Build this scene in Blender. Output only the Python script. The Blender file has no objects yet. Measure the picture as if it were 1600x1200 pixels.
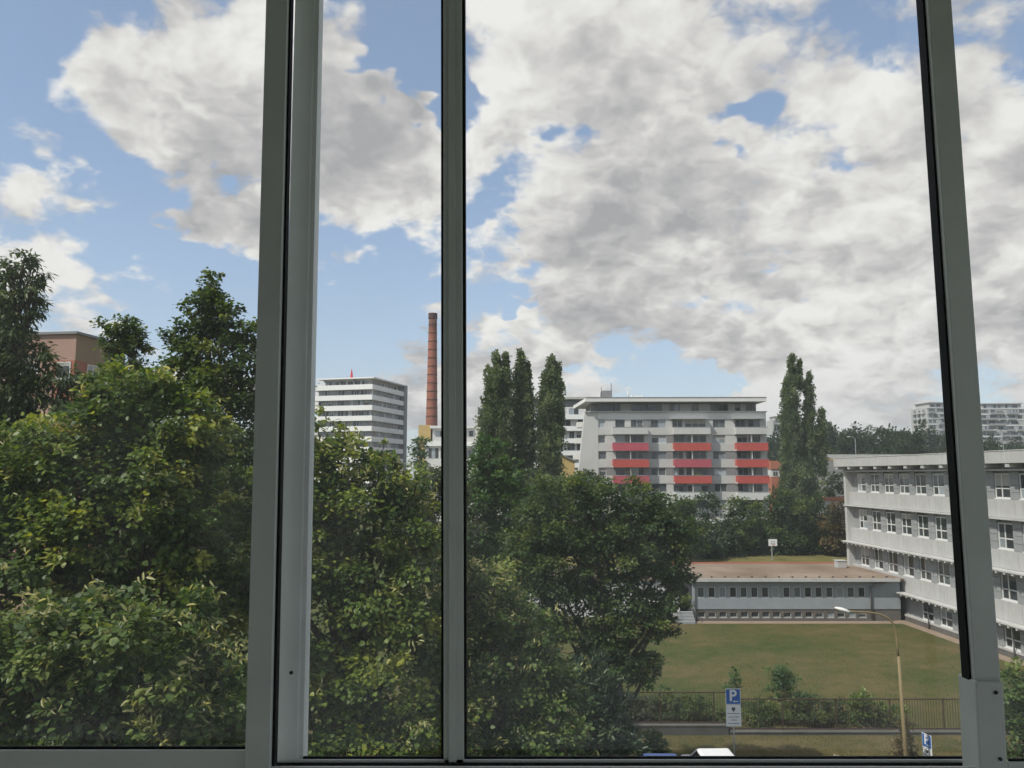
import bpy, math, random
import numpy as np
from mathutils import Vector, Matrix

S = bpy.context.scene
COL = S.collection
R = math.radians

# ------------------------------------------------------------------ camera
EYE = 12.0                      # metres above the school lawn (third floor window)
F = 1250.0                      # focal length in pixels of the 1600 px wide photo
PITCH = math.atan(141.0 / F)
CP, SP = math.cos(PITCH), math.sin(PITCH)
cam_d = bpy.data.cameras.new('camera')
cam_d.sensor_width = 36.0
cam_d.lens = 36.0 * F / 1600.0
cam_d.clip_start = 0.05
cam_d.clip_end = 6000
cam = bpy.data.objects.new('camera', cam_d)
COL.objects.link(cam)
cam.location = (0, 0, EYE)
cam.rotation_euler = (math.pi / 2 + PITCH, 0, 0)
S.camera = cam


def ray(x, y):
    a, t = (x - 800.0) / F, (600.0 - y) / F
    return Vector((a, CP - SP * t, SP + CP * t))


def at(x, y, Y):
    """point of the place that stands Y metres ahead along the bearing (x, y)"""
    d = ray(x, y)
    return Vector((0, 0, EYE)) + d * (Y / d.y)


# ------------------------------------------------------------------ light
SUN_TO = Vector((-0.62, -0.42, 0.95)).normalized()
SUN_EL = math.asin(SUN_TO.z)
SUN_AZ = math.atan2(SUN_TO.x, SUN_TO.y)
sun_d = bpy.data.lights.new('sun', 'SUN')
sun_d.energy = 3.7
sun_d.angle = R(0.8)
sun_d.color = (1.0, 0.95, 0.86)
sun = bpy.data.objects.new('sun', sun_d)
COL.objects.link(sun)
sun.location = (-40, -30, 80)
sun.rotation_euler = SUN_TO.to_track_quat('Z', 'Y').to_euler()

S.view_settings.view_transform = 'Standard'
S.view_settings.look = 'None'
S.view_settings.exposure = 0.34
S.view_settings.gamma = 1.0
S.view_settings.use_curve_mapping = False
S.cycles.use_denoising = True
S.cycles.max_bounces = 10
S.cycles.diffuse_bounces = 4
S.cycles.transparent_max_bounces = 16
S.cycles.caustics_reflective = False
S.cycles.caustics_refractive = False
S.cycles.sample_clamp_indirect = 6.0


class NT:
    """small helper round a node tree"""
    def __init__(self, tree):
        self.t = tree
        self.n = tree.nodes
        self.l = tree.links

    def node(self, typ, **kw):
        nd = self.n.new(typ)
        for k, v in kw.items():
            setattr(nd, k, v)
        return nd

    def put(self, sock, v):
        if isinstance(v, bpy.types.NodeSocket):
            self.l.new(v, sock)
        elif v is not None:
            sock.default_value = v

    def math(self, op, a, b=None, c=None, clamp=False):
        nd = self.node('ShaderNodeMath', operation=op, use_clamp=clamp)
        self.put(nd.inputs[0], a)
        if b is not None:
            self.put(nd.inputs[1], b)
        if c is not None:
            self.put(nd.inputs[2], c)
        return nd.outputs[0]

    def vec(self, op, a, b=None, scale=None):
        nd = self.node('ShaderNodeVectorMath', operation=op)
        self.put(nd.inputs[0], a)
        if b is not None:
            self.put(nd.inputs[1], b)
        if scale is not None:
            self.put(nd.inputs['Scale'], scale)
        return nd.outputs['Value'] if op in ('DISTANCE', 'LENGTH', 'DOT_PRODUCT') else nd.outputs[0]

    def noise(self, v, scale, detail=4.0, rough=0.55, out='Fac', dist=0.0, lac=2.0):
        nd = self.node('ShaderNodeTexNoise')
        if v is not None:
            self.l.new(v, nd.inputs['Vector'])
        nd.inputs['Scale'].default_value = scale
        nd.inputs['Detail'].default_value = detail
        nd.inputs['Roughness'].default_value = rough
        nd.inputs['Distortion'].default_value = dist
        nd.inputs['Lacunarity'].default_value = lac
        return nd.outputs[out]

    def maprange(self, v, a, b, c=0.0, d=1.0, smooth=True):
        nd = self.node('ShaderNodeMapRange')
        nd.interpolation_type = 'SMOOTHSTEP' if smooth else 'LINEAR'
        self.put(nd.inputs[0], v)
        for i, q in enumerate((a, b, c, d)):
            self.put(nd.inputs[i + 1], q)
        return nd.outputs[0]

    def mix(self, f, a, b, blend='MIX'):
        nd = self.node('ShaderNodeMix', data_type='RGBA', blend_type=blend)
        self.put(nd.inputs[0], f)
        self.put(nd.inputs[6], a)
        self.put(nd.inputs[7], b)
        return nd.outputs[2]

    def ramp(self, f, stops):
        nd = self.node('ShaderNodeValToRGB')
        cr = nd.color_ramp
        while len(cr.elements) < len(stops):
            cr.elements.new(0.5)
        for e, (p, c) in zip(cr.elements, stops):
            e.position = p
            e.color = (*c, 1.0)
        self.put(nd.inputs[0], f)
        return nd.outputs[0]


def build_world():
    w = bpy.data.worlds.new('World')
    S.world = w
    w.use_nodes = True
    t = NT(w.node_tree)
    t.n.clear()
    out = t.node('ShaderNodeOutputWorld')
    bg = t.node('ShaderNodeBackground')
    t.l.new(bg.outputs[0], out.inputs[0])
    bg.inputs['Strength'].default_value = 0.1
    sky = t.node('ShaderNodeTexSky')
    sky.sky_type = 'NISHITA'
    sky.sun_disc = False
    sky.sun_elevation = SUN_EL
    sky.sun_rotation = SUN_AZ
    sky.altitude = 200
    sky.air_density = 1.0
    sky.dust_density = 0.6
    sky.ozone_density = 1.3
    d = t.node('ShaderNodeTexCoord').outputs['Generated']
    d = t.vec('NORMALIZE', d)
    sep = t.node('ShaderNodeSeparateXYZ')
    t.l.new(d, sep.inputs[0])
    z = t.math('MAXIMUM', sep.outputs[2], 0.0)
    inv = t.math('DIVIDE', 1.0, t.math('ADD', t.math('MULTIPLY', z, 0.85), 0.42))
    comb = t.node('ShaderNodeCombineXYZ')
    t.put(comb.inputs[0], sep.outputs[0])
    t.put(comb.inputs[1], sep.outputs[1])
    t.put(comb.inputs[2], t.math('MULTIPLY', z, 1.15))
    q = t.vec('ADD', t.vec('SCALE', comb.outputs[0], scale=inv), (3.1, 1.7, 0.4))
    # the large banks of cloud and the blue gaps between them, with ragged edges
    wn = t.noise(q, 2.6, 4, 0.62, out='Color')
    warp = t.vec('SCALE', t.vec('SUBTRACT', wn, (0.5, 0.5, 0.5)), scale=0.40)
    dw = t.vec('ADD', d, warp)
    acc = t.maprange(z, 0.03, 0.2, 0.10, 0.0)
    blobs = [  # bearing x, y in the photo, angular radius (px), weight
        (30, 40, 190, -0.62), (170, 330, 120, -0.30), (300, 480, 210, -0.60), (100, 290, 90, 0.30),
        (130, 400, 90, 0.30), (560, 480, 150, -0.58), (605, 10, 92, -0.85), (665, 95, 70, -0.65),
        (330, 170, 200, 0.58), (560, 250, 170, 0.62), (510, 110, 90, 0.40), (360, 330, 110, 0.30), (310, 340, 90, 0.26), (890, 215, 52, -0.50),
        (1205, 205, 55, -0.50), (1385, 130, 50, -0.40), (1100, 90, 190, 0.22), (900, 60, 190, 0.22),
        (1000, 340, 170, 0.50), (1290, 330, 170, 0.20), (745, 345, 50, -0.55), (1170, 430, 42, -0.50),
        (1100, 605, 55, -0.50), (1110, 490, 110, 0.38), (800, 410, 70, 0.30), (765, 470, 38, -0.45), (1450, 480, 170, 0.18), (640, 560, 60, 0.20),
        (930, 470, 170, 0.46), (830, 560, 90, 0.20), (790, 530, 80, 0.22), (530, 430, 60, 0.34), (880, 590, 70, 0.25), (1550, 150, 190, 0.20)]
    for (bx, by, br, wgt) in blobs:
        c = ray(bx, by).normalized()
        dist = t.vec('DISTANCE', dw, tuple(c))
        f = t.maprange(dist, 0.0, br / F * 1.25, wgt, 0.0)
        acc = f if acc is None else t.math('ADD', acc, f)

    def puffs(vec, sc):
        nd = t.node('ShaderNodeTexVoronoi', feature='F1', voronoi_dimensions='3D')
        t.l.new(vec, nd.inputs['Vector'])
        nd.inputs['Scale'].default_value = sc
        nd.inputs['Detail'].default_value = 3.0
        nd.inputs['Roughness'].default_value = 0.5
        nd.inputs['Lacunarity'].default_value = 2.3
        return nd.outputs['Distance']

    w2 = t.vec('SCALE', t.vec('SUBTRACT', t.noise(q, 6.0, 4, 0.62, out='Color'), (0.5, 0.5, 0.5)), scale=0.13)
    qw = t.vec('ADD', q, w2)
    n1 = t.noise(q, 2.1, 7, 0.58, lac=2.1)
    p1 = puffs(qw, 4.6)
    p2 = puffs(t.vec('ADD', qw, (-0.020, 0.0, 0.050)), 4.6)
    base = t.math('ADD', t.math('MULTIPLY', t.math('SUBTRACT', n1, 0.5), 1.75), 0.77)
    base = t.math('SUBTRACT', base, t.math('MULTIPLY', t.math('SUBTRACT', p1, 0.42), 0.42))
    fine = t.noise(qw, 13.0, 5, 0.66)
    base = t.math('ADD', base, t.math('MULTIPLY', t.math('SUBTRACT', fine, 0.5), 0.42))
    D = t.math('ADD', base, acc)
    mask = t.maprange(D, 0.42, 0.64)
    # light from above on the heaps: compare with the cloud a little higher up
    nl = t.noise(q, 2.1, 4, 0.55, lac=2.1)
    n2 = t.noise(t.vec('ADD', q, (-0.03, 0.0, 0.11)), 2.1, 4, 0.55, lac=2.1)
    lit = t.math('ADD', t.math('MULTIPLY', t.math('SUBTRACT', nl, n2), 2.6), t.math('MULTIPLY', t.math('SUBTRACT', p2, p1), 2.1))
    big = t.noise(t.vec('ADD', q, (7.3, 2.1, 0.0)), 1.9, 3, 0.5)
    thick = t.maprange(D, 0.52, 1.25)
    g = t.math('ADD', t.math('MULTIPLY', thick, 0.60), t.math('MULTIPLY', t.math('SUBTRACT', big, 0.5), 1.2))
    g = t.math('SUBTRACT', g, lit)
    g = t.math('SUBTRACT', g, t.math('MULTIPLY', t.math('SUBTRACT', fine, 0.5), 0.42))
    g = t.maprange(g, -0.55, 1.25, smooth=False)
    cc = t.ramp(g, [(0.0, (7.8, 7.65, 7.5)), (0.30, (6.6, 6.42, 6.3)), (0.5, (5.5, 5.34, 5.32)), (0.68, (4.75, 4.62, 4.68)), (1.0, (3.6, 3.58, 3.7))])
    hz = t.maprange(z, 0.0, 0.16, 0.45, 0.0)
    cc = t.mix(hz, cc, (5.2, 5.25, 5.4, 1))
    skyc = t.mix(1.0, sky.outputs[0], (1.44, 1.42, 1.42, 1), 'MULTIPLY')
    skyc = t.mix(t.maprange(z, 0.0, 0.40, 0.62, 0.24), skyc, (4.4, 5.0, 5.9, 1))
    t.l.new(t.mix(mask, skyc, cc), bg.inputs['Color'])


build_world()
S.world.cycles.sampling_method = 'MANUAL'
S.world.cycles.sample_map_resolution = 512

# ------------------------------------------------------------------ materials
MATS = {}


def mat(name, col, rough=0.8, var=0.12, scale=3.0, bump=0.0, bscale=20.0, metal=0.0, spec=0.3, streak=0.0, col2=None, dirt=0.0):
    """procedural paint, concrete, plaster ...: base colour with mottling, streaks and fine relief"""
    if name in MATS:
        return MATS[name]
    m = bpy.data.materials.new(name)
    m.use_nodes = True
    t = NT(m.node_tree)
    b = t.n['Principled BSDF']
    tc = t.node('ShaderNodeTexCoord').outputs['Object']
    n = t.noise(tc, scale, 6, 0.6)
    lo = tuple(max(0.0, c * (1 - var)) for c in col)
    hi = tuple(min(1.0, c * (1 + var)) for c in (col2 or col))
    c = t.ramp(n, [(0.3, lo), (0.7, hi)])
    if streak:
        mp = t.node('ShaderNodeMapping')
        t.l.new(tc, mp.inputs[0])
        mp.inputs['Scale'].default_value = (1.0, 1.0, 0.06)
        s = t.noise(mp.outputs[0], 5.0, 4, 0.6)
        c = t.mix(t.maprange(s, 0.5, 0.75, 0, streak), c, (col[0] * .45, col[1] * .44, col[2] * .40, 1))
    if dirt:
        s = t.noise(tc, scale * 0.35, 7, 0.65)
        c = t.mix(t.maprange(s, 0.5, 0.7, 0, dirt), c, (col[0] * .5, col[1] * .47, col[2] * .40, 1))
    t.l.new(c, b.inputs['Base Color'])
    b.inputs['Roughness'].default_value = rough
    b.inputs['Metallic'].default_value = metal
    b.inputs['Specular IOR Level'].default_value = spec
    if bump:
        bp = t.node('ShaderNodeBump')
        bp.inputs['Strength'].default_value = bump
        bp.inputs['Distance'].default_value = 0.02
        t.l.new(t.noise(tc, bscale, 6, 0.65), bp.inputs['Height'])
        t.l.new(bp.outputs[0], b.inputs['Normal'])
    MATS[name] = m
    return m


def leaf_mat(name, dark, mid, light, transl=0.42, rough=0.45):
    m = bpy.data.materials.new(name)
    m.use_nodes = True
    t = NT(m.node_tree)
    b = t.n['Principled BSDF']
    at_ = t.node('ShaderNodeAttribute')
    at_.attribute_name = 'tint'
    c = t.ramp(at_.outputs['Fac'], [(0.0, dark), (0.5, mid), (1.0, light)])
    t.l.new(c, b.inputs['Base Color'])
    b.inputs['Roughness'].default_value = rough
    b.inputs['Specular IOR Level'].default_value = 0.35
    tr = t.node('ShaderNodeBsdfTranslucent')
    t.l.new(t.mix(1.0, c, (1.5, 1.45, 0.7, 1), 'MULTIPLY'), tr.inputs[0])
    mx = t.node('ShaderNodeMixShader')
    mx.inputs[0].default_value = transl
    t.l.new(b.outputs[0], mx.inputs[1])
    t.l.new(tr.outputs[0], mx.inputs[2])
    t.l.new(mx.outputs[0], t.n['Material Output'].inputs[0])
    MATS[name] = m
    return m


def glass_mat(name, film=0.013):
    """window glass seen through: clear, mirror-like at a slant, with a little dust"""
    m = bpy.data.materials.new(name)
    m.use_nodes = True
    t = NT(m.node_tree)
    t.n.remove(t.n['Principled BSDF'])
    tr = t.node('ShaderNodeBsdfTransparent')
    tr.inputs[0].default_value = (0.978, 0.986, 0.98, 1)
    gl = t.node('ShaderNodeBsdfGlossy')
    gl.inputs['Roughness'].default_value = 0.02
    lw = t.node('ShaderNodeLayerWeight')
    f = t.math('ADD', t.math('MULTIPLY', t.math('POWER', lw.outputs['Facing'], 5.0), 0.9), 0.05)
    mx = t.node('ShaderNodeMixShader')
    t.l.new(f, mx.inputs[0])
    t.l.new(tr.outputs[0], mx.inputs[1])
    t.l.new(gl.outputs[0], mx.inputs[2])
    du = t.node('ShaderNodeBsdfTranslucent')
    du.inputs[0].default_value = (0.75, 0.75, 0.72, 1)
    tc = t.node('ShaderNodeTexCoord').outputs['Object']
    n = t.noise(tc, 3.0, 5, 0.6)
    mx2 = t.node('ShaderNodeMixShader')
    t.l.new(t.maprange(n, 0.35, 0.7, film * 0.3, film * 2.2), mx2.inputs[0])
    t.l.new(mx.outputs[0], mx2.inputs[1])
    t.l.new(du.outputs[0], mx2.inputs[2])
    t.l.new(mx2.outputs[0], t.n['Material Output'].inputs[0])
    MATS[name] = m
    return m


def pane_mat(name, col, rough=0.06):
    """glass of a window seen from outside by day: dark room, curtains here and there, mirror sheen"""
    m = bpy.data.materials.new(name)
    m.use_nodes = True
    t = NT(m.node_tree)
    b = t.n['Principled BSDF']
    oi = t.node('ShaderNodeObjectInfo').outputs['Random']
    c = t.ramp(oi, [(0.0, tuple(c * .55 for c in col)), (0.55, col), (0.78, tuple(c * 1.5 for c in col)), (0.86, tuple(min(.5, c * 4.0) for c in col)), (1.0, tuple(min(.5, c * 5.5) for c in col))])
    t.l.new(c, b.inputs['Base Color'])
    b.inputs['Roughness'].default_value = rough
    b.inputs['Specular IOR Level'].default_value = 0.5
    MATS[name] = m
    return m


def ground_mat(name, stops, scales, bump=0.6, bsc=9.0):
    m = bpy.data.materials.new(name)
    m.use_nodes = True
    t = NT(m.node_tree)
    b = t.n['Principled BSDF']
    tc = t.node('ShaderNodeTexCoord').outputs['Object']
    a = t.noise(tc, scales[0], 6, 0.62)
    f = t.noise(tc, scales[1], 5, 0.7)
    v = t.math('ADD', t.math('MULTIPLY', a, 0.62), t.math('MULTIPLY', f, 0.38))
    t.l.new(t.ramp(v, stops), b.inputs['Base Color'])
    b.inputs['Roughness'].default_value = 0.95
    b.inputs['Specular IOR Level'].default_value = 0.1
    bp = t.node('ShaderNodeBump')
    bp.inputs['Strength'].default_value = bump
    bp.inputs['Distance'].default_value = 0.06
    t.l.new(t.noise(tc, bsc, 6, 0.7), bp.inputs['Height'])
    t.l.new(bp.outputs[0], b.inputs['Normal'])
    MATS[name] = m
    return m


# ------------------------------------------------------------------ mesh helpers
class MB:
    def __init__(self):
        self.v = []
        self.f = []

    def box(self, x0, x1, y0, y1, z0, z1):
        n = len(self.v)
        self.v += [(x0, y0, z0), (x1, y0, z0), (x1, y1, z0), (x0, y1, z0), (x0, y0, z1), (x1, y0, z1), (x1, y1, z1), (x0, y1, z1)]
        self.f += [(n, n + 3, n + 2, n + 1), (n + 4, n + 5, n + 6, n + 7), (n, n + 1, n + 5, n + 4), (n + 1, n + 2, n + 6, n + 5), (n + 2, n + 3, n + 7, n + 6), (n + 3, n, n + 4, n + 7)]
        return self

    def hexa(self, p):
        """eight corners: four below, four above, both counter-clockwise from above"""
        n = len(self.v)
        self.v += [tuple(q) for q in p]
        self.f += [(n, n + 3, n + 2, n + 1), (n + 4, n + 5, n + 6, n + 7), (n, n + 1, n + 5, n + 4), (n + 1, n + 2, n + 6, n + 5), (n + 2, n + 3, n + 7, n + 6), (n + 3, n, n + 4, n + 7)]
        return self

    def prism(self, poly, y0, y1):
        """polygon of (x, z), counter-clockwise seen from -y, drawn out from y0 to y1"""
        n, k = len(self.v), len(poly)
        self.v += [(x, y0, z) for x, z in poly] + [(x, y1, z) for x, z in poly]
        self.f.append(tuple(range(n, n + k)))
        self.f.append(tuple(range(n + 2 * k - 1, n + k - 1, -1)))
        for i in range(k):
            j = (i + 1) % k
            self.f.append((n + j, n + i, n + k + i, n + k + j))
        return self

    def tube(self, pts, rad, n=8, cap=True):
        pts = [Vector(p) for p in pts]
        b = len(self.v)
        up = Vector((0.13, 0.27, 0.95)).normalized()
        for i, p in enumerate(pts):
            t = (pts[min(i + 1, len(pts) - 1)] - pts[max(i - 1, 0)]).normalized()
            a = t.cross(up)
            if a.length < 0.15:
                a = t.cross(Vector((1, 0, 0)))
            a.normalize()
            c = t.cross(a)
            r = rad[i] if isinstance(rad, (list, tuple)) else rad
            for k in range(n):
                w = 2 * math.pi * k / n
                self.v.append(tuple(p + (a * math.cos(w) + c * math.sin(w)) * r))
        for i in range(len(pts) - 1):
            for k in range(n):
                j = (k + 1) % n
                self.f.append((b + i * n + k, b + i * n + j, b + (i + 1) * n + j, b + (i + 1) * n + k))
        if cap:
            self.f.append(tuple(b + k for k in range(n - 1, -1, -1)))
            e = b + (len(pts) - 1) * n
            self.f.append(tuple(e + k for k in range(n)))
        return self

    def mesh(self, name, material, smooth=False, bevel=0.0):
        me = bpy.data.meshes.new(name)
        me.from_pydata(self.v, [], self.f)
        if material is not None:
            me.materials.append(material)
        if smooth:
            me.polygons.foreach_set('use_smooth', [True] * len(me.polygons))
        me.update()
        return me

    def build(self, name, material, parent=None, smooth=False, loc=None, bevel=0.0):
        o = link(name, self.mesh(name, material, smooth), parent, loc)
        if bevel:
            bv = o.modifiers.new('bevel', 'BEVEL')
            bv.width = bevel
            bv.segments = 2
            bv.limit_method = 'ANGLE'
        return o


def link(name, me, parent=None, loc=None, rz=None):
    o = bpy.data.objects.new(name, me)
    COL.objects.link(o)
    if parent is not None:
        o.parent = parent
    if loc is not None:
        o.location = loc
    if rz is not None:
        o.rotation_euler = (0, 0, rz)
    return o


def thing(name, label, cat, loc=(0, 0, 0), rz=0.0, group=None):
    o = bpy.data.objects.new(name, None)
    o.empty_display_size = 0.2
    COL.objects.link(o)
    o.location = loc
    o.rotation_euler = (0, 0, rz)
    return tag(o, label, cat, group)


def tag(o, label=None, cat=None, group=None, kind=None):
    if label:
        o['label'] = label
    if cat:
        o['category'] = cat
    if group:
        o['group'] = group
    if kind:
        o['kind'] = kind
    return o


def copy_tree(o, parent=None):
    c = o.copy()
    COL.objects.link(c)
    c.parent = parent
    for ch in list(o.children):
        copy_tree(ch, c)
    return c


def bx(name, m, parent, x0, x1, y0, y1, z0, z1, bevel=0.0):
    return MB().box(x0, x1, y0, y1, z0, z1).build(name, m, parent, bevel=bevel)


_boxcache = {}


def bxs(name, m, parent, x0, x1, y0, y1, z0, z1):
    """box whose mesh is shared by all alike boxes"""
    key = (name, m.name, round(x1 - x0, 3), round(y1 - y0, 3), round(z1 - z0, 3))
    if key not in _boxcache:
        _boxcache[key] = MB().box(0, x1 - x0, 0, y1 - y0, 0, z1 - z0).mesh(name, m)
    return link(name, _boxcache[key], parent, (x0, y0, z0))


_wincache = {}
_blind = random.Random(31)


def window(parent, x, y, z, w, h, fm, pm, cols=(0.5,), rows=(), fr=0.07, dep=0.08, sill=None, name='window', blinds=.22):
    """a frame with its panes, standing in the opening at (x .. x+w, z .. z+h); local y is depth, outside is -y"""
    key = (name, round(w, 2), round(h, 2), fm.name, pm.name, cols, rows, fr)
    xs = [0.0] + [c * w for c in cols] + [w]
    zs = [0.0] + [r * h for r in rows] + [h]
    if key not in _wincache:
        b = MB()
        b.box(0, fr, 0, dep, 0, h).box(w - fr, w, 0, dep, 0, h)
        b.box(fr, w - fr, 0, dep, 0, fr).box(fr, w - fr, 0, dep, h - fr, h)
        for c in xs[1:-1]:
            b.box(c - fr * .5, c + fr * .5, 0.004, dep - .004, fr, h - fr)
        for r in zs[1:-1]:
            b.box(fr, w - fr, 0.008, dep - .008, r - fr * .5, r + fr * .5)
        fmesh = b.mesh(name, fm)
        pms = []
        for i in range(len(xs) - 1):
            for j in range(len(zs) - 1):
                pms.append((MB().box(0, xs[i + 1] - xs[i] - fr * .6, 0, 0.01, 0, zs[j + 1] - zs[j] - fr * .6).mesh('pane', pm), xs[i] + fr * .3, zs[j] + fr * .3))
        _wincache[key] = (fmesh, pms)
    fmesh, pms = _wincache[key]
    o = link(name, fmesh, parent, (x, y, z))
    for me, px, pz in pms:
        link('pane', me, o, (px, dep * .45, pz))
    if _blind.random() < blinds:
        k = _blind.choice((.25, .35, .5))
        bxs('blind', mat('blind_white', (.36, .355, .33), .8, .05), o, fr + .004, w - fr - .004, dep * .34, dep * .40, h * (1 - k), h - fr - .004)
    if sill is not None:
        bxs('sill', sill, o, -0.04, w + 0.04, -0.09, 0.0, -0.07, -0.003)
    return o


# ------------------------------------------------------------------ the ground
def smooth(a, b, x):
    q = min(1.0, max(0.0, (x - a) / (b - a)))
    return q * q * (3 - 2 * q)


def terrain(x, y):
    h = (4.0 * smooth(120, 200, y) + 9.0 * smooth(200, 300, y) + 12.0 * smooth(330, 430, y)) * smooth(40, 100, x)
    s = 42.0 if x < 132 else 26.0
    return h + 9.0 * math.exp(-((x - 132) / s) ** 2 * .7 - ((y - 300) / 55) ** 2)


M_GRASS = ground_mat('rough_grass', [(0.32, (0.030, 0.045, 0.014)), (0.5, (0.062, 0.075, 0.024)), (0.66, (0.11, 0.098, 0.042))], (0.12, 2.0))
M_LAWN = ground_mat('dry_lawn', [(0.36, (0.036, 0.056, 0.015)), (0.45, (0.062, 0.074, 0.023)), (0.53, (0.092, 0.084, 0.033)), (0.62, (0.135, 0.105, 0.050))], (0.085, 0.9), 0.9, 5.0)
M_VERGE = ground_mat('dry_verge', [(0.36, (0.048, 0.056, 0.018)), (0.48, (0.085, 0.076, 0.030)), (0.6, (0.13, 0.098, 0.046))], (0.25, 1.6))
M_ASPH = ground_mat('asphalt', [(0.3, (0.04, 0.04, 0.042)), (0.7, (0.065, 0.064, 0.062))], (0.5, 30), 0.3, 60)
M_PAVE = ground_mat('paving', [(0.3, (0.22, 0.17, 0.13)), (0.7, (0.32, 0.25, 0.19))], (0.7, 14), 0.3, 40)
M_FIELD = ground_mat('field_grass', [(0.35, (0.07, 0.08, 0.025)), (0.5, (0.14, 0.125, 0.045)), (0.66, (0.20, 0.16, 0.07))], (0.2, 2.2))


def build_ground():
    xs = [-900, -600, -350, -200, -120, -60, -20, 0, 20, 40, 60, 80, 100, 120, 140, 160, 190, 230, 280, 350, 500, 700, 900]
    ys = [-300, -60, 0, 30, 60, 90, 110, 130, 150, 170, 190, 210, 230, 250, 270, 290, 310, 330, 360, 420, 520, 650, 800, 900]
    v = [(x, y, terrain(x, y) - 0.03) for y in ys for x in xs]
    k = len(xs)
    f = [(j * k + i, j * k + i + 1, (j + 1) * k + i + 1, (j + 1) * k + i) for j in range(len(ys) - 1) for i in range(k - 1)]
    me = bpy.data.meshes.new('ground')
    me.from_pydata(v, [], f)
    me.materials.append(M_GRASS)
    me.polygons.foreach_set('use_smooth', [True] * len(f))
    tag(link('ground', me), kind='structure')
    tag(bx('road', M_ASPH, None, -80, 80, 19, 27.5, -0.02, 0.0), kind='structure')
    tag(bx('pavement', M_PAVE, None, -80, 80, 27.5, 28.0, -0.02, 0.12), kind='structure')
    tag(bx('parking_strip', M_ASPH, None, -80, 80, 28.0, 32.6, -0.02, 0.004), kind='structure')
    tag(bx('verge', M_VERGE, None, -80, 80, 32.6, 38.5, -0.02, 0.03), kind='structure')
    tag(bx('lawn', M_LAWN, None, -10, 34, 38.9, 67.4, -0.02, 0.012), kind='structure')
    tag(bx('sports_field', M_FIELD, None, -10, 70, 80, 124, -0.02, 0.014), kind='structure')
    tag(bx('path', M_PAVE, None, 14, 33.0, 66.3, 67.45, -0.02, 0.03), kind='structure')


build_ground()

# ------------------------------------------------------------------ the room the camera stands in
M_WALL_IN = mat('room_plaster', (0.80, 0.80, 0.77), 0.9, 0.04)
M_FLOOR_IN = mat('room_floor', (0.45, 0.38, 0.30), 0.6, 0.15)
M_FRAME = mat('frame_aluminium', (0.72, 0.75, 0.70), 0.42, 0.07, 5.0, 0.05, 120, spec=0.4)
M_FRAME2 = mat('frame_outer_sash', (0.90, 0.93, 0.91), 0.42, 0.06, 5.0, 0.05, 120, spec=0.4)
M_GASKET = mat('gasket_rubber', (0.012, 0.012, 0.012), 0.7, 0.2)
M_SCREW = mat('screw_steel', (0.05, 0.05, 0.05), 0.4, 0.1, metal=0.6)
M_GLASS = glass_mat('window_glass')
WY = 1.50                                            # the window stands a metre and a half ahead


def build_room():
    z0, z1 = 10.45, 13.55
    x0, x1, y0 = -2.1, 2.6, -1.5
    oz0, oz1, ox0, ox1 = 11.40, 13.30, -2.0, 2.5
    tag(bx('room_floor', M_FLOOR_IN, None, x0, x1, y0, 1.42, z0 - .2, z0), kind='structure')
    tag(bx('room_ceiling', M_WALL_IN, None, x0, x1, y0, 1.42, z1, z1 + .2), kind='structure')
    tag(bx('room_wall_left', M_WALL_IN, None, x0 - .2, x0 - .002, y0, 1.42, z0 - .2, z1 + .2), kind='structure')
    rw = MB().box(x1 + .002, x1 + .2, y0, -1.0, z0 - .2, z1 + .2).box(x1 + .002, x1 + .2, -1.0, 1.30, z0 - .2, 10.9)
    rw.box(x1 + .002, x1 + .2, -1.0, 1.30, 13.3, z1 + .2).box(x1 + .002, x1 + .2, 1.30, 1.42, z0 - .2, z1 + .2)
    tag(rw.build('room_wall_right', M_WALL_IN), kind='structure')
    sw = thing('added_side_window', 'side window added out of view beside the viewer to light the window frames', 'window', (x1 + .1, 0, 0))  # unseen opening in the right wall, added to brighten the near frames
    bx('pane', M_GLASS, sw, 0, .005, -1.0, 1.30, 10.9, 13.3)
    for (a, b_, c, d) in ((-1.0, 1.3, 10.9, 10.96), (-1.0, 1.3, 13.24, 13.3), (-1.0, -.94, 10.962, 13.238), (1.24, 1.3, 10.962, 13.238)):
        bx('frame_bar', M_FRAME, sw, -.03, .03, a, b_, c, d)
    tag(bx('room_wall_back', M_WALL_IN, None, x0 - .2, x1 + .2, y0 - .2, y0 - .002, z0 - .2, z1 + .2), kind='structure')
    sill = mat('sill_white', (.82, .82, .80), .5, .03)
    tag(bx('reflector_sill', sill, None, -1.9, 2.4, .15, 1.418, 11.34, 11.40, .004), kind='structure')  # unseen white board, made this deep so its reflection veils the lower glass
    w = MB()
    w.box(x0 - .2, ox0, 1.422, 1.68, z0 - .2, z1 + .2).box(ox1, x1 + .2, 1.422, 1.68, z0 - .2, z1 + .2)
    w.box(ox0, ox1, 1.422, 1.68, z0 - .2, oz0).box(ox0, ox1, 1.422, 1.68, oz1, z1 + .2)
    tag(w.build('room_wall_front', M_WALL_IN), kind='structure')


build_room()


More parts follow.
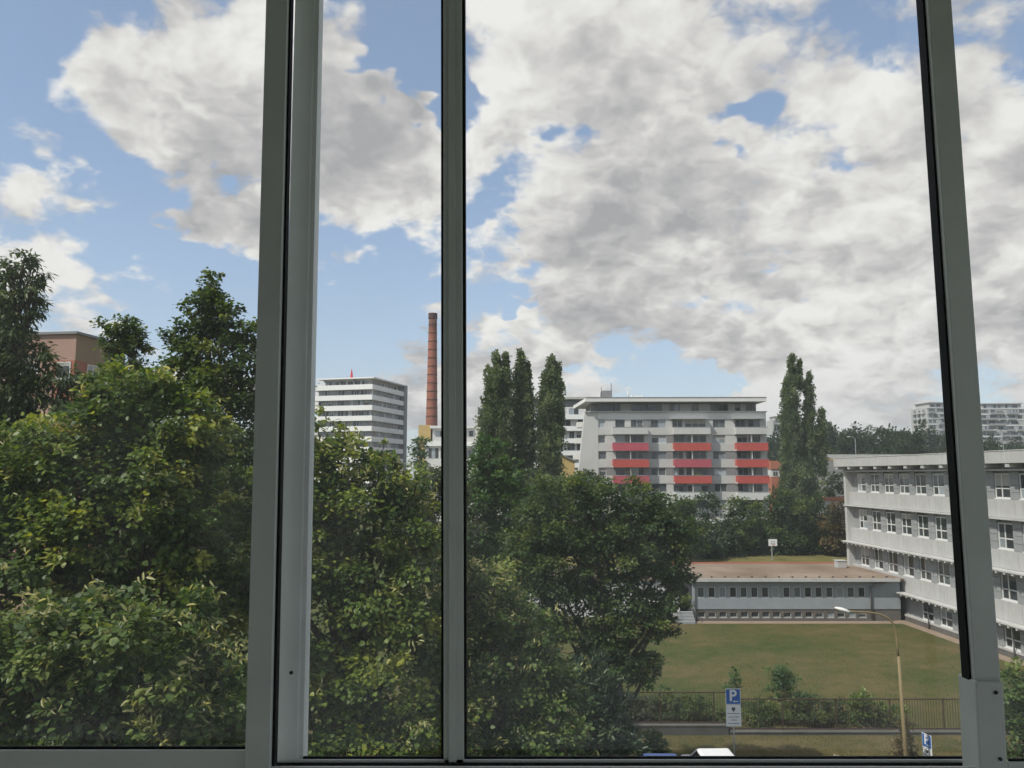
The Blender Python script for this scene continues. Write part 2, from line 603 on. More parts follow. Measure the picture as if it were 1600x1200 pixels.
def post(name, m, parent, x_top, x_bot, Y0, Y1, zt=13.29, zb=11.41, y_ref=None, bevel=0.0):
    """upright from its edges (left, right) where it crosses the top and the foot of the view"""
    Y = Y0
    a0, a1 = at(x_top[0], 0, Y), at(x_top[1], 0, Y)
    b0, b1 = at(x_bot[0], 1200, Y), at(x_bot[1], 1200, Y)

    def xz(a, b, z):
        return a.x + (b.x - a.x) * (z - a.z) / (b.z - a.z)
    l0, r0 = xz(a0, b0, zb), xz(a1, b1, zb)
    l1, r1 = xz(a0, b0, zt), xz(a1, b1, zt)
    return MB().hexa([(l0, Y0, zb), (r0, Y0, zb), (r0, Y1, zb), (l0, Y1, zb), (l1, Y0, zt), (r1, Y0, zt), (r1, Y1, zt), (l1, Y1, zt)]).build(name, m, parent, bevel=bevel)


def build_window():
    w = thing('sliding_window', 'grey aluminium sliding window with tall panes and black gaskets in the foreground', 'window', (0, 0, 0))
    # near sash on the left
    post('frame_post', M_FRAME, w, (415.5, 449), (382, 421), 1.440, 1.475, bevel=.0015)
    post('gasket', M_GASKET, w, (449.3, 455), (421.3, 428.5), 1.452, 1.470)
    # outer sash: upright with a chamfered right edge
    post('frame_post', M_FRAME2, w, (461, 491), (428.5, 464), 1.515, 1.56, bevel=.001)
    post('frame_bevel', M_FRAME2, w, (491.2, 499), (464.2, 473), 1.522, 1.556)
    # mullion
    post('mullion', M_FRAME, w, (692.5, 721.5), (693, 725), 1.512, 1.55, bevel=.0015)
    post('mullion_rib', M_FRAME, w, (700, 711), (701, 713), 1.508, 1.511, bevel=.001)
    post('gasket', M_GASKET, w, (689, 692.2), (689.5, 692.7), 1.518, 1.545)
    post('gasket', M_GASKET, w, (721.8, 726.5), (725.3, 729), 1.518, 1.545)
    # right upright
    post('frame_post', M_FRAME, w, (1450, 1487), (1533, 1574), 1.455, 1.50, bevel=.002)
    post('gasket', M_GASKET, w, (1441.5, 1449.7), (1524, 1532.7), 1.466, 1.49)
    a, b = at(1522.5, 1064, 1.45), at(1572, 1200, 1.45)
    c = at(1529, 1200, 1.45)
    e = at(1566.5, 1064, 1.45)
    lo, hi = 11.41, a.z
    kx = (c.x - a.x) / (c.z - a.z)
    MB().hexa([(a.x + kx * (lo - a.z), 1.447, lo), (b.x, 1.447, lo), (b.x, 1.503, lo), (a.x + kx * (lo - a.z), 1.503, lo), (a.x, 1.447, hi), (e.x, 1.447, hi), (e.x, 1.503, hi), (a.x, 1.503, hi)]).build('corner_cap', M_FRAME, w, bevel=.003)
    for (sx, sy, Y) in ((1556, 1082, 1.446), (1563, 1186, 1.446), (455, 1051, 1.514)):
        p = at(sx, sy, Y)
        MB().tube([(p.x, Y - .0015, p.z), (p.x, Y + .003, p.z)], .0032, 10).build('screw', M_SCREW, w)
    # rails along the bottom
    def rail(name, m, xa, xb, ya, yb, Y0, Y1, bevel=0.0):
        p, q = at(xa, ya, Y0), at(xb, yb, Y0)
        return bx(name, m, w, p.x, q.x, Y0, Y1, min(p.z, q.z), max(p.z, q.z), bevel)
    rail('bottom_rail', M_FRAME, -830, 382.5, 1172.5, 1225, 1.448, 1.453)
    rail('gasket', M_GASKET, -830, 384, 1166.5, 1173.5, 1.456, 1.460)
    rail('gasket', M_GASKET, 473.5, 1526, 1182.5, 1188, 1.519, 1.524)
    rail('bottom_rail', M_FRAME2, 429, 1526, 1187.3, 1193, 1.512, 1.516)
    rail('gasket', M_GASKET, 424, 1526, 1192.5, 1199.5, 1.504, 1.508)
    rail('bottom_rail', M_FRAME, 384, 1529, 1198.5, 1230, 1.448, 1.453)
    rail('gasket', M_GASKET, 1577, 2850, 1186, 1192.5, 1.456, 1.460)
    rail('bottom_rail', M_FRAME, 1576, 2850, 1191.3, 1230, 1.450, 1.455)
    bx('sill_profile', M_FRAME, w, -2.0, 2.5, 1.425, 1.60, 11.401, 11.455)
    # panes
    def pane(xa, xb, Y, z0=11.43, z1=13.29):
        p, q = at(xa, 600, Y), at(xb, 600, Y)
        return bx('pane', M_GLASS, w, p.x, q.x, Y, Y + .004, z0, z1)
    pane(-830, 402, 1.472)
    pane(482, 693, 1.535)
    pane(722, 1488, 1.536)
    pane(1510, 2850, 1.474)
    # top rail out of view, closing the opening
    bx('top_rail', M_FRAME, w, -2.0, 2.5, 1.455, 1.56, 13.22, 13.298)


build_window()

# ------------------------------------------------------------------ the school on the right
M_SPAN = mat('school_panel', (0.43, 0.43, 0.42), 0.85, 0.07, 0.8, 0.15, 30, streak=0.45, dirt=.2)
M_PIER = mat('school_pier', (0.27, 0.28, 0.285), 0.85, 0.08, 2.0, 0.15, 30)
M_LEDGE = mat('school_ledge', (0.46, 0.46, 0.45), 0.9, 0.12, 2.0, 0.3, 30, dirt=0.35)
M_WHITE = mat('white_frame', (0.62, 0.62, 0.605), 0.5, 0.03)
M_PANE = pane_mat('window_pane', (0.055, 0.062, 0.066))
M_PLINTH = mat('brown_plinth', (0.125, 0.115, 0.105), 0.9, 0.15, 2.0, 0.3, 30)
M_ROOFC = mat('roof_felt', (0.30, 0.29, 0.28), 0.9, 0.15, 1.0)
M_FRAMEG0 = mat('basement_frame', (.34, .34, .335), .6, .1)
M_PIPE = mat('downpipe_grey', (0.16, 0.165, 0.17), 0.6, 0.1)


def build_school():
    Yc = 77.0
    c = at(1327, 800, Yc)
    s = thing('school_building', 'long white four-storey school with rows of windows and stepped ledges', 'school', (c.x, Yc, 0), -math.pi / 2 + 0.0278)
    L, Wd = 42.0, 14.0
    Z = dict(par=13.5, l0=12.25, l1=9.04, l2=5.68, l3=2.30)
    bx('core', M_PIER, s, 0.25, L, 0.34, Wd, 0.0, 12.9)
    bx('roof', M_ROOFC, s, 0.26, L - .02, 0.36, Wd - .3, 12.902, 12.98)
    # parapet standing out on brackets
    n = 13
    for i in range(n):
        bxs('parapet_panel', M_SPAN, s, -0.8 + i * 3.4, -0.8 + i * 3.4 + 3.385, -0.95, -0.78, 12.72, 13.5)
    bx('parapet_return', M_SPAN, s, -0.8, -0.62, -0.77, Wd, 12.72, 13.5)
    bx('eave_slab', M_LEDGE, s, -0.6, L, -0.76, 0.33, 12.70, 12.86)
    bx('coping', M_LEDGE, s, -0.83, L, -0.98, -0.74, 13.503, 13.56)
    for i in range(16):
        bxs('bracket', M_SPAN, s, -0.55 + i * 2.55, -0.55 + i * 2.55 + .42, -0.90, 0.32, 12.46, 12.695)
    bx('frieze', M_PIER, s, 0.0, L, 0.12, 0.335, 12.30, 12.69)
    bx('end_fin', M_SPAN, s, -0.22, 0.24, -0.32, Wd, 0.0, 12.68)
    rows = [(12.25, 10.40, 9.14, 0.40), (9.04, 7.05, 5.78, 0.42), (5.68, 3.72, 2.40, 0.75), (2.30, 0.62, 0.0, 0.75)]
    for r, (top, sil, bot, ov) in enumerate(rows):
        # ledge over the windows; the lower ones carry slats
        x_l = -0.3 if r < 3 else 7.4
        bx('ledge', M_LEDGE, s, x_l, L, -ov, 0.335, top - .02, top + .08)
        if r >= 2:
            k = 0
            xx = x_l + .25
            while xx < L - .5:
                bxs('ledge_slat', M_LEDGE, s, xx, xx + .16, -ov + .02, 0.10, top - .17, top - .023)
                xx += 0.85
        # breast panels
        if r < 3:
            k0 = 0.25
            while k0 < L - .1:
                x1 = min(L, k0 + 5.1)
                bxs('breast_panel', M_SPAN, s, k0, x1 - .02, -0.03 - 0.0, 0.30, bot + .0, sil - .06)
                k0 += 5.1
        else:
            bx('breast_panel', M_SPAN, s, 9.4, L, -0.02, 0.30, 0.42, sil - .06)
            bx('plinth', M_PLINTH, s, 9.4, L, 0.02, 0.30, 0.0, 0.415)
        hw = 1.62
        i = 0
        while True:
            cx = 2.6 + i * 2.55
            if cx + 1 > L:
                break
            i += 1
            if r == 3 and cx < 10.5:
                continue
            h = min(1.72, top - .2 - sil)
            window(s, cx - hw / 2, 0.14, sil, hw, h, M_WHITE, M_PANE, cols=(0.44,), rows=(0.40,), fr=0.085, dep=0.09, sill=M_WHITE)
            # pier of three boards between the windows
            for j in range(4):
                hh = (top - .05 - sil + .05) / 4
                bxs('pier_board', M_PIER, s, cx + hw / 2 + .03, cx + 2.55 - hw / 2 - .03, 0.06, 0.31, sil - .05 + j * hh + .012, sil - .05 + (j + 1) * hh - .012)
    for px in (13.2, 18.3, 23.4, 28.5):
        MB().tube([(px, -.1, 0.0), (px, -.1, 2.25)], .05, 8).build('downpipe', M_PIPE, s, smooth=True)
    bx('plinth_path', M_PAVE, s, 9.0, L, -0.9, -0.03, 0.0, 0.05)


build_school()

M_ANNEX = mat('annex_render', (0.27, 0.30, 0.325), 0.9, 0.06, 1.2, 0.15, 30, streak=0.15)
M_GRAVEL = ground_mat('roof_gravel', [(0.36, (0.15, 0.112, 0.085)), (0.5, (0.225, 0.172, 0.130)), (0.64, (0.30, 0.245, 0.195))], (0.22, 4.0), 0.5, 30)
M_DARKM = mat('dark_metal', (0.055, 0.057, 0.06), 0.5, 0.1)
M_REDLINE = mat('red_edge', (0.42, 0.12, 0.075), 0.8, 0.1)


def build_annex():
    Y0 = 67.5
    xr = 32.0
    xl = at(1083, 940, Y0).x
    a = thing('annex_building', 'low blue-grey annex with a gravel roof and a row of small windows', 'annex', (xl, Y0, 0))
    W = xr - xl
    ze = 3.45
    z_up0, z_up1 = at(1200, 934, Y0).z, at(1200, 917, Y0).z
    z_b0, z_b1 = at(1200, 965, Y0).z, at(1200, 956, Y0).z
    bx('core', M_DARKM, a, 0.1, W, 0.30, 10.9, 0.0, 3.2)
    bx('wall', M_ANNEX, a, 0, W, 0, 0.29, z_b1 + .22, z_up0 - .03)
    bx('wall', M_ANNEX, a, 0, W, 0, 0.29, z_up1 + .03, ze - .12)
    bx('plinth', M_PLINTH, a, 0.0, W, 0.05, 0.29, 0, z_b0 - .02)
    bx('plinth_band', M_PLINTH, a, 0.0, W, 0.05, 0.29, z_b1 + .02, z_b1 + .217)
    x0 = at(1095.4, 925, Y0).x - xl
    sp = (at(1346.9, 925, Y0).x - xl - x0) / 15
    prev = 0.0
    prevb = 0.0
    for i in range(16):
        cx = x0 + i * sp
        ww = 0.60
        window(a, cx - ww / 2, 0.10, z_up0, ww, z_up1 - z_up0, M_WHITE, M_PANE, cols=(), fr=0.06, sill=M_WHITE)
        bxs('pier', M_ANNEX, a, prev, cx - ww / 2 - .003, 0.0, 0.29, z_up0 - .028, z_up1 + .028)
        prev = cx + ww / 2 + .003
        wb = 0.62
        window(a, cx - wb / 2, 0.12, z_b0, wb, z_b1 - z_b0, M_FRAMEG0, M_PANE, cols=(), fr=0.05, sill=M_FRAMEG0, name='basement_window')
        bxs('plinth_pier', M_PLINTH, a, prevb, cx - wb / 2 - .003, 0.05, 0.29, z_b0 - .018, z_b1 + .018)
        prevb = cx + wb / 2 + .003
    bxs('pier', M_ANNEX, a, prev, W, 0.0, 0.29, z_up0 - .028, z_up1 + .028)
    bxs('plinth_pier', M_PLINTH, a, prevb, W, 0.05, 0.29, z_b0 - .018, z_b1 + .018)
    r = bx('roof', M_GRAVEL, a, -0.35, W + .2, -0.5, 11.2, ze - .1, ze + .02)
    bx('fascia', M_LEDGE, a, -0.36, W - .2, -0.60, -0.503, ze - .2, ze + .06)
    bx('roof_edge', M_REDLINE, a, -0.35, W - .6, 11.0, 11.2, ze + .023, ze + .11)
    rng = random.Random(4)
    for i in range(15):                                     # snow guards along the eave
        bxs('snow_guard', M_DARKM, r, .5 + i * 1.12, .62 + i * 1.12, .35, .50, ze + .02, ze + .12)
    xp = at(1360, 930, Y0).x - xl
    MB().tube([(xp + 1.5, -.42, ze - .22), (xp + .35, -.25, ze - .42), (xp, -.12, ze - .75), (xp, -.10, 0.2)], .07, 8).build('downpipe', M_PIPE, a, smooth=True)
    MB().tube([(0.12, -.10, ze - .25), (0.12, -.10, 0.2)], .06, 8).build('downpipe', M_PIPE, a, smooth=True)
    # roof hatch near the school
    p = at(1313, 880, 75.0)
    h = thing('roof_hatch', 'pale metal ventilation box on the annex roof beside the school corner', 'vent box', (p.x, 75.0, ze + .02))
    bx('body', M_SPAN, h, -.42, .42, -.4, .4, 0, .62, .02)
    bx('lid', M_LEDGE, h, -.47, .47, -.45, .45, .622, .68, .01)
    # wing farther left, seen through the tree
    lw = thing('annex_wing', 'white low wing glimpsed through the dark tree left of the annex', 'annex', (1.5, 69.5, 0))
    bx('wall', mat('wing_white', (0.6, 0.6, 0.6), 0.9, 0.05), lw, 0, xl - 2.2, 0, 9, 0, 3.1)
    bx('roof', M_GRAVEL, lw, -.2, xl - 2.0, -.3, 9.2, 3.102, 3.25)
    for i in range(8):
        window(lw, .5 + i * 1.35, -.06, 1.5, .8, 1.0, M_WHITE, M_PANE, cols=(), fr=.06, dep=.055)
    # entrance stair with railing at the annex corner
    st = thing('entrance_stair', 'grey concrete landing with metal railing at the left annex corner', 'stairs', (xl - 1.7, 66.2, 0))
    for i in range(4):
        bx('step', M_PIER, st, .2 + i * .0, 1.6, i * .3, 1.3, i * .2, i * .2 + .197)
    MB().tube([(.1, 0, 0), (.1, 0, 1.0), (.1, 1.2, 1.7), (.1, 1.2, .8)], .03, 6).build('railing', M_PIPE, st)
    MB().tube([(1.55, 0, 0), (1.55, 0, 1.0), (1.55, 1.2, 1.7), (1.55, 1.2, .8)], .03, 6).build('railing', M_PIPE, st)


build_annex()

# ------------------------------------------------------------------ apartment block with red balconies
M_FACADE = mat('facade_grey', (0.52, 0.52, 0.505), 0.85, 0.06, 0.3, streak=0.12)
M_FACADE2 = mat('facade_pale', (0.66, 0.655, 0.64), 0.85, 0.05, 0.3, streak=0.15)
M_GREYP = mat('facade_dark_panel', (0.23, 0.23, 0.235), 0.8, 0.08, 0.5)
M_RED = mat('balcony_red', (0.46, 0.088, 0.072), 0.6, 0.06, 0.6)
M_REDPINK = mat('balcony_pinkish_red', (0.43, 0.09, 0.115), 0.6, 0.06, 0.6)
M_PANE2 = pane_mat('flat_pane', (0.075, 0.085, 0.095), 0.08)
M_FRAMEG = mat('frame_grey', (0.33, 0.34, 0.35), 0.5, 0.05)


def build_red_block():
    Y = 147.0
    pl, pr = at(935, 700, Y), at(1197, 700, Y)
    b = thing('apartment_block', 'grey apartment block with bright red balcony fronts and flat overhanging roof', 'apartment block', (pl.x, Y, 0), R(-1.0))
    k = (pr.x - pl.x) / 262.0                              # metres per pixel of the front

    def X(px):
        return (px - 935) * k

    def Zp(py):
        return at(1050, py, Y).z
    W = pr.x - pl.x
    bx('core', M_GREYP, b, -1.0, W - .2, 0.5, 16, 0, Zp(645))
    # slanting end wall on the left
    za, zb = Zp(644), 0.0
    xt, xb = X(914.5), X(892)
    MB().hexa([(xb, 0, 0), (-.02, 0, 0), (-.02, 3.0, 0), (xb, 3.0, 0), (xt, 0, za), (-.02, 0, za), (-.02, 3.0, za), (xt, 3.0, za)]).build('slanted_wall', M_FACADE, b)
    for j in range(6):
        zz = za - 2.6 - j * 3.0
        xe = xb + (xt - xb) * zz / za
        bxs('side_balcony', M_FACADE2, b, xe - .9, xe + .2, 3.1, 6.5, zz, zz + 1.0)
    # storeys: window strip between breast bands
    strips = [(655.5, 668.5), (679.5, 692.5), (705, 717.5), (730.5, 743), (755.5, 768.5), (781, 794)]
    top = 643.5
    prev = top
    wins = [(936, 946, 1), (962, 977, 1), (987, 1006, 2), (1017, 1040, 2), (1052, 1068, 2), (1072, 1104, 3), (1114, 1133, 2), (1150, 1166, 2), (1170, 1188, 2)]
    rng = random.Random(11)
    for r, (y0, y1) in enumerate(strips):
        bx('breast_band', M_FACADE2 if r in (0, ) else M_FACADE, b, 0, W, 0, 0.48, Zp(y0) + .003, Zp(prev))
        prev = y1
        px = 935
        for (xa, xb_, nc) in wins:
            jx = rng.uniform(-1.2, 1.2)
            xa_, xc = xa + (jx if xa > 940 else 0), xb_ + jx
            bx('pier', M_GREYP if rng.random() < .5 else M_FACADE, b, X(px) + .003, X(xa_) - .003, 0.08, 0.48, Zp(y1) + .003, Zp(y0) - .0)
            window(b, X(xa_), 0.22, Zp(y1) + .02, X(xc) - X(xa_), Zp(y0) - Zp(y1) - .04, M_FRAMEG if rng.random() < .6 else M_WHITE, M_PANE2, cols=tuple((i + 1) / nc for i in range(nc - 1)), fr=.07)
            px = xc
        bx('pier', M_FACADE, b, X(px) + .003, W, 0.02, 0.48, Zp(y1) + .003, Zp(y0))
    bx('breast_band', M_FACADE, b, 0, W, 0, 0.48, 0, Zp(prev))
    bx('cornice', M_LEDGE, b, X(914.5), W + .15, -0.35, 0.49, Zp(644.3), Zp(642.8))
    # balconies with their slabs and side fins
    cols = [(956.5, 1011.5), (1051, 1107.5), (1147, 1195.5)]
    rows = [(668.5, 679, 'g'), (692.3, 704.5, 'r'), (717.8, 730.2, 'r'), (743.2, 755.2, 'r'), (768.8, 780.5, 'w')]
    pink = {(0, 1), (1, 2), (0, 3)}
    for c, (xa, xb_) in enumerate(cols):
        for r, (y0, y1, kk) in enumerate(rows):
            m = M_FACADE if kk == 'g' else M_WHITE if kk == 'w' else (M_REDPINK if (c, r) in pink else M_RED)
            if kk == 'w' and c == 0:
                continue
            bal = bx('balcony', m, b, X(xa), X(xb_), -1.45, -1.37, Zp(y1), Zp(y0))
            bx('slab', M_FACADE2, bal, X(xa), X(xb_), -1.36, -0.004, Zp(y1), Zp(y1) + .18)
            bx('side_panel', m, bal, X(xa), X(xa) + .07, -1.365, -0.004, Zp(y1) + .183, Zp(y0))
            bx('side_panel', m, bal, X(xb_) - .07, X(xb_), -1.365, -0.004, Zp(y1) + .183, Zp(y0))
            bx('lamp_bracket', M_WHITE, bal, X(xa) - .22, X(xa) - .004, -1.5, -1.2, Zp(y1) - .05, Zp(y1) + .20)
            bx('rail_cap', M_FRAMEG, bal, X(xa) - .03, X(xb_) + .03, -1.48, -1.34, Zp(y0) + .003, Zp(y0) + .07)
            if rng.random() < .5:
                xp = rng.uniform(X(xa) + .5, X(xb_) - 1.6)
                bx('planter', mat('planter_green', (.07, .10, .04), .9, .4, 6.0), bal, xp, xp + rng.uniform(.6, 1.2), -1.33, -1.05, Zp(y0) - .1, Zp(y0) + rng.uniform(.15, .4))
            if kk != 'g':
                bx('partition', M_FACADE2, bal, X((xa + xb_) / 2) - .04, X((xa + xb_) / 2) + .04, -1.2, -.004, Zp(y0), Zp(y0) + 1.5)
    # awning over the top balconies
    for (xa, xb_) in cols[1:]:
        bx('awning', M_LEDGE, b, X(xa - 4), X(xb_ - 2), -1.25, -.004, Zp(655.2), Zp(654))
    # set-back top storey under the broad roof
    px = 932
    bx('penthouse_core', M_GREYP, b, X(925), W - 1.2, 1.9, 14, Zp(643), Zp(629))
    for (xa, xb_) in [(936, 960), (963, 971), (990, 1012), (1016, 1037), (1050, 1065), (1085, 1095), (1115, 1121), (1126, 1142), (1153, 1161), (1170, 1176), (1180, 1186)]:
        window(b, X(xa), 1.72, Zp(642.5) + .12, X(xb_) - X(xa), Zp(631.5) - Zp(642.5), M_FRAMEG, M_PANE2, cols=(.5,) if xb_ - xa > 9 else (), fr=.07)
    for (xa, xb_) in [(971.5, 989.5), (1037.5, 1049.5), (1065.5, 1084.5), (1095.5, 1114.5), (1142.5, 1152.5), (1161.5, 1169.5)]:
        bx('wall_panel', M_FACADE, b, X(xa), X(xb_), 1.6, 1.89, Zp(642.8), Zp(630))
    zr0, zr1 = Zp(628.6), Zp(622.8)
    roof = MB().hexa([(X(914), -1.5, zr0), (X(1195), -1.5, zr0), (X(1194.5), 15, zr0), (X(904), 15, zr0), (X(915), -1.5, zr1), (X(1195), -1.5, zr1), (X(1195), 15.3, zr1), (X(904), 15.3, zr1)]).build('roof', M_FACADE2, b)
    bx('roof_edge', M_GREYP, roof, X(914.5), X(1195.4), -1.56, 15.3, zr1 + .003, zr1 + .12)
    # rooftop machine room, masts and fans
    bx('lift_house', M_GREYP, roof, X(946), X(962), 5, 9, zr1 + .12, zr1 + 2.0)
    MB().tube([(X(961), 5.2, zr1 + 2), (X(961), 5.2, zr1 + 3.4)], .06, 6).build('mast', M_DARKM, roof)
    MB().tube([(X(945), 5.2, zr1 + .1), (X(945), 5.2, zr1 + 2.8)], .05, 6).build('mast', M_DARKM, roof)
    for i, px in enumerate((989, 995, 1000, 1004, 1008, 1012)):
        MB().tube([(X(px), 6, zr1 + .1), (X(px), 6, zr1 + (2.0 if i == 0 else 1.0 + .2 * (i % 2)))], .13, 8).build('vent_pipe', M_WHITE, roof, smooth=True)
    bx('roof_ridge', M_GREYP, roof, X(925), X(1048), 7, 13, zr1 + .123, zr1 + .9)


build_red_block()


def banded_face(b, x0, x1, y, zs, mb, mp, pm, win_w, gap, rng, frame, proud=0.0, rot=None, bal=0.9, bh=1.15):
    """storeys of one face: window rows with a projecting balcony band below each"""
    par = b
    if rot is not None:
        par = rot
    for z in zs:
        x = x0
        while x < x1 - .4:
            w = min(win_w * rng.choice((.7, 1.0, 1.0, 1.6)), x1 - x)
            if rng.random() < .82 and w > .5:
                window(par, x, y - .03, z + .05, w - .05, 1.75, frame, pm, cols=(.5,) if w > 1.3 else (), fr=.07, dep=.06)
            x += w + gap * rng.choice((.4, .4, 1.0, 1.8))
        if bal:
            bx('balcony_band', mb, par, x0 - proud, x1 + proud, y - bal, y - bal + .1, z - bh + .05, z + .0)
            bx('balcony_slab', mp, par, x0 - proud, x1 + proud, y - bal + .102, y - .035, z - bh + .05, z - bh + .27)


M_TOWERW = mat('tower_white', (0.82, 0.82, 0.81), 0.8, 0.04, 0.2, streak=0.1)
M_TOWERG = mat('tower_grey', (0.29, 0.295, 0.31), 0.8, 0.08, 0.3)
M_TOWERD = mat('tower_dark', (0.15, 0.15, 0.16), 0.7, 0.08, 0.3)
M_SIGNRED = mat('mast_red', (0.55, 0.03, 0.05), 0.5, 0.05)


def build_tower():
    Y = 230.0
    c = at(581.3, 640, Y)
    a = R(-15.7)
    xh = Vector((math.cos(a), math.sin(a), 0))
    W, Dp = 19.0, 24.0
    o = Vector((c.x, Y, 0)) - xh * W
    b = thing('apartment_tower', 'white banded high-rise with dark window strips and a red mast behind the trees', 'tower block', o, a)

    def Zc(py):
        return at(581.3, py, Y).z
    top = Zc(600)
    bx('core', M_TOWERG, b, 1.2, W - .9, .95, Dp, 0, top - .2)
    side = bpy.data.objects.new('right_face', None)
    COL.objects.link(side)
    side.parent = b
    side.location = (W, 0, 0)
    side.rotation_euler = (0, 0, math.pi / 2)
    rng = random.Random(3)
    zs = [Zc(600 + 16.35 * i) for i in range(0, 11)]
    for i, z in enumerate(zs):
        bx('balcony_band', M_TOWERW, b, -.6, W, 0, .12, z - 1.45, z)
        bx('balcony_band', M_TOWERW, b, W - .12, W, .123, Dp - 1.2, z - 1.45, z - .01)
        bx('floor_slab', M_TOWERW, b, -.5, W - .123, .123, Dp - 1.3, z - 1.45, z - 1.2)
        if i == 0:
            continue
    for i, z in enumerate(zs[:-1]):
        zb, zt = zs[i + 1], z - 1.45
        x = 1.3
        while x < W - 1.6:
            w = rng.choice((.8, 1.0, 1.5, 2.2))
            if rng.random() < .85:
                window(b, x, .82, zb - 1.15, w, zt - zb + 1.1, M_FRAMEG if rng.random() < .55 else M_WHITE, M_PANE2, cols=(.5,) if w > 1.2 else (), fr=.07, dep=.06)
            x += w + rng.choice((.12, .12, .5, 1.0))
        if True:
            y = 1.2
            while y < Dp - 3.2:
                w = rng.choice((.9, 1.2, 1.8, 2.4))
                if rng.random() < .85:
                    wo = window(b, W - .82, y, zb - 1.15, w, zt - zb + 1.1, M_FRAMEG if rng.random() < .7 else M_WHITE, M_PANE2, cols=(.5,) if w > 1.2 else (), fr=.07, dep=.06)
                    wo.rotation_euler = (0, 0, math.pi / 2)
                y += w + rng.choice((.15, .3, 1.0))
    bpy.data.objects.remove(side)
    bx('end_wall', M_TOWERG, b, W - 2.5, W + .3, Dp - 1.1, Dp + .9, 0, top + 2.0)
    # set-back top floor and the thin roof on brackets
    bx('top_floor', M_FACADE2, b, 2.4, W - 2.0, 2.6, Dp - 1.2, top - 1.0, top + 1.75)
    for i in range(6):
        window(b, 2.9 + i * 2.3, 2.5, top - .2, 1.7, 1.5, M_FRAMEG, M_PANE2, cols=(.5,), fr=.07, dep=.09)
    for i in range(8):
        wo = window(b, W - 1.9, 3.4 + i * 2.3, top - .2, 1.6, 1.5, M_FRAMEG, M_PANE2, cols=(.5,), fr=.07, dep=.09)
        wo.rotation_euler = (0, 0, math.pi / 2)
    for i in range(4):
        MB().hexa([(2.6 + i * 4.6, .6, top + 1.5), (2.9 + i * 4.6, .6, top + 1.5), (2.9 + i * 4.6, 2.59, top + .8), (2.6 + i * 4.6, 2.59, top + .8), (2.6 + i * 4.6, .6, top + 1.74), (2.9 + i * 4.6, .6, top + 1.74), (2.9 + i * 4.6, 2.59, top + 1.74), (2.6 + i * 4.6, 2.59, top + 1.74)]).build('bracket', M_FACADE2, b)
    rf = bx('roof', M_TOWERW, b, 1.0, W + .3, .2, Dp + .6, top + 1.76, top + 2.15)
    MB().tube([(9.2, 6, top + 2.1), (9.2, 6, top + 5.4)], [.55, .10], 8).build('red_mast', M_SIGNRED, rf)
    for i in range(6):
        MB().tube([(4.0 + i * .8, 6, top + 2.1), (4.0 + i * .8, 6, top + 3.2 + .4 * (i % 2))], .035, 6).build('antenna', M_FRAMEG, rf)


build_tower()

# ------------------------------------------------------------------ brick chimney
def brick_mat():
    m = bpy.data.materials.new('chimney_brick')
    m.use_nodes = True
    t = NT(m.node_tree)
    b = t.n['Principled BSDF']
    tc = t.node('ShaderNodeTexCoord').outputs['Object']
    n = t.noise(tc, 1.2, 6, .65)
    mp = t.node('ShaderNodeMapping')
    t.l.new(tc, mp.inputs[0])
    mp.inputs['Scale'].default_value = (3, 3, 12)
    f = t.noise(mp.outputs[0], 1.5, 3, .6)
    v = t.math('ADD', t.math('MULTIPLY', n, .6), t.math('MULTIPLY', f, .4))
    c = t.ramp(v, [(.33, (.19, .068, .045)), (.5, (.29, .108, .070)), (.66, (.36, .155, .105))])
    sp = t.node('ShaderNodeSeparateXYZ')
    t.l.new(tc, sp.inputs[0])
    soot = t.maprange(sp.outputs[2], 53, 58, 0, .65)
    c = t.mix(soot, c, (.05, .032, .026, 1))
    t.l.new(c, b.inputs['Base Color'])
    b.inputs['Roughness'].default_value = .9
    return m


def build_chimney():
    Y = 240.0
    p = at(674.5, 662, Y)
    zt = at(674.5, 490.5, Y).z
    r_t, r_m = 6.3 / F * Y, 9.1 / F * Y
    zm = p.z
    slope = (r_m - r_t) / (zt - zm)
    c = thing('brick_chimney', 'tall round red brick factory chimney with dark iron hoops', 'chimney', (p.x, Y, 0))
    n = 16
    pts = [(0, 0, zt * i / n) for i in range(n + 1)]
    rad = [r_t + slope * (zt - q[2]) for q in pts]
    MB().tube(pts, rad, 28).build('stack', brick_mat(), c, smooth=True)
    hm = mat('hoop_iron', (.10, .05, .038), .8, .2)
    for py in list(range(508, 662, 13)):
        z = at(674.5, py, Y).z
        r = r_t + slope * (zt - z)
        MB().tube([(0, 0, z - .17), (0, 0, z + .17)], r + .05, 28).build('hoop', hm, c, smooth=False)
    MB().tube([(0, 0, zt - 1.6), (0, 0, zt + .15)], r_t + .16, 28).build('crown_ring', mat('sooty_brick', (.075, .045, .036), .9, .2), c, smooth=False)


build_chimney()

# ------------------------------------------------------------------ works building below the chimney, terraced flats behind the poplars
M_OCHRE = mat('ochre_render', (.50, .36, .15), .9, .06, .4, streak=.1)
M_ORANGE = mat('orange_render', (.42, .16, .10), .9, .06, .4)


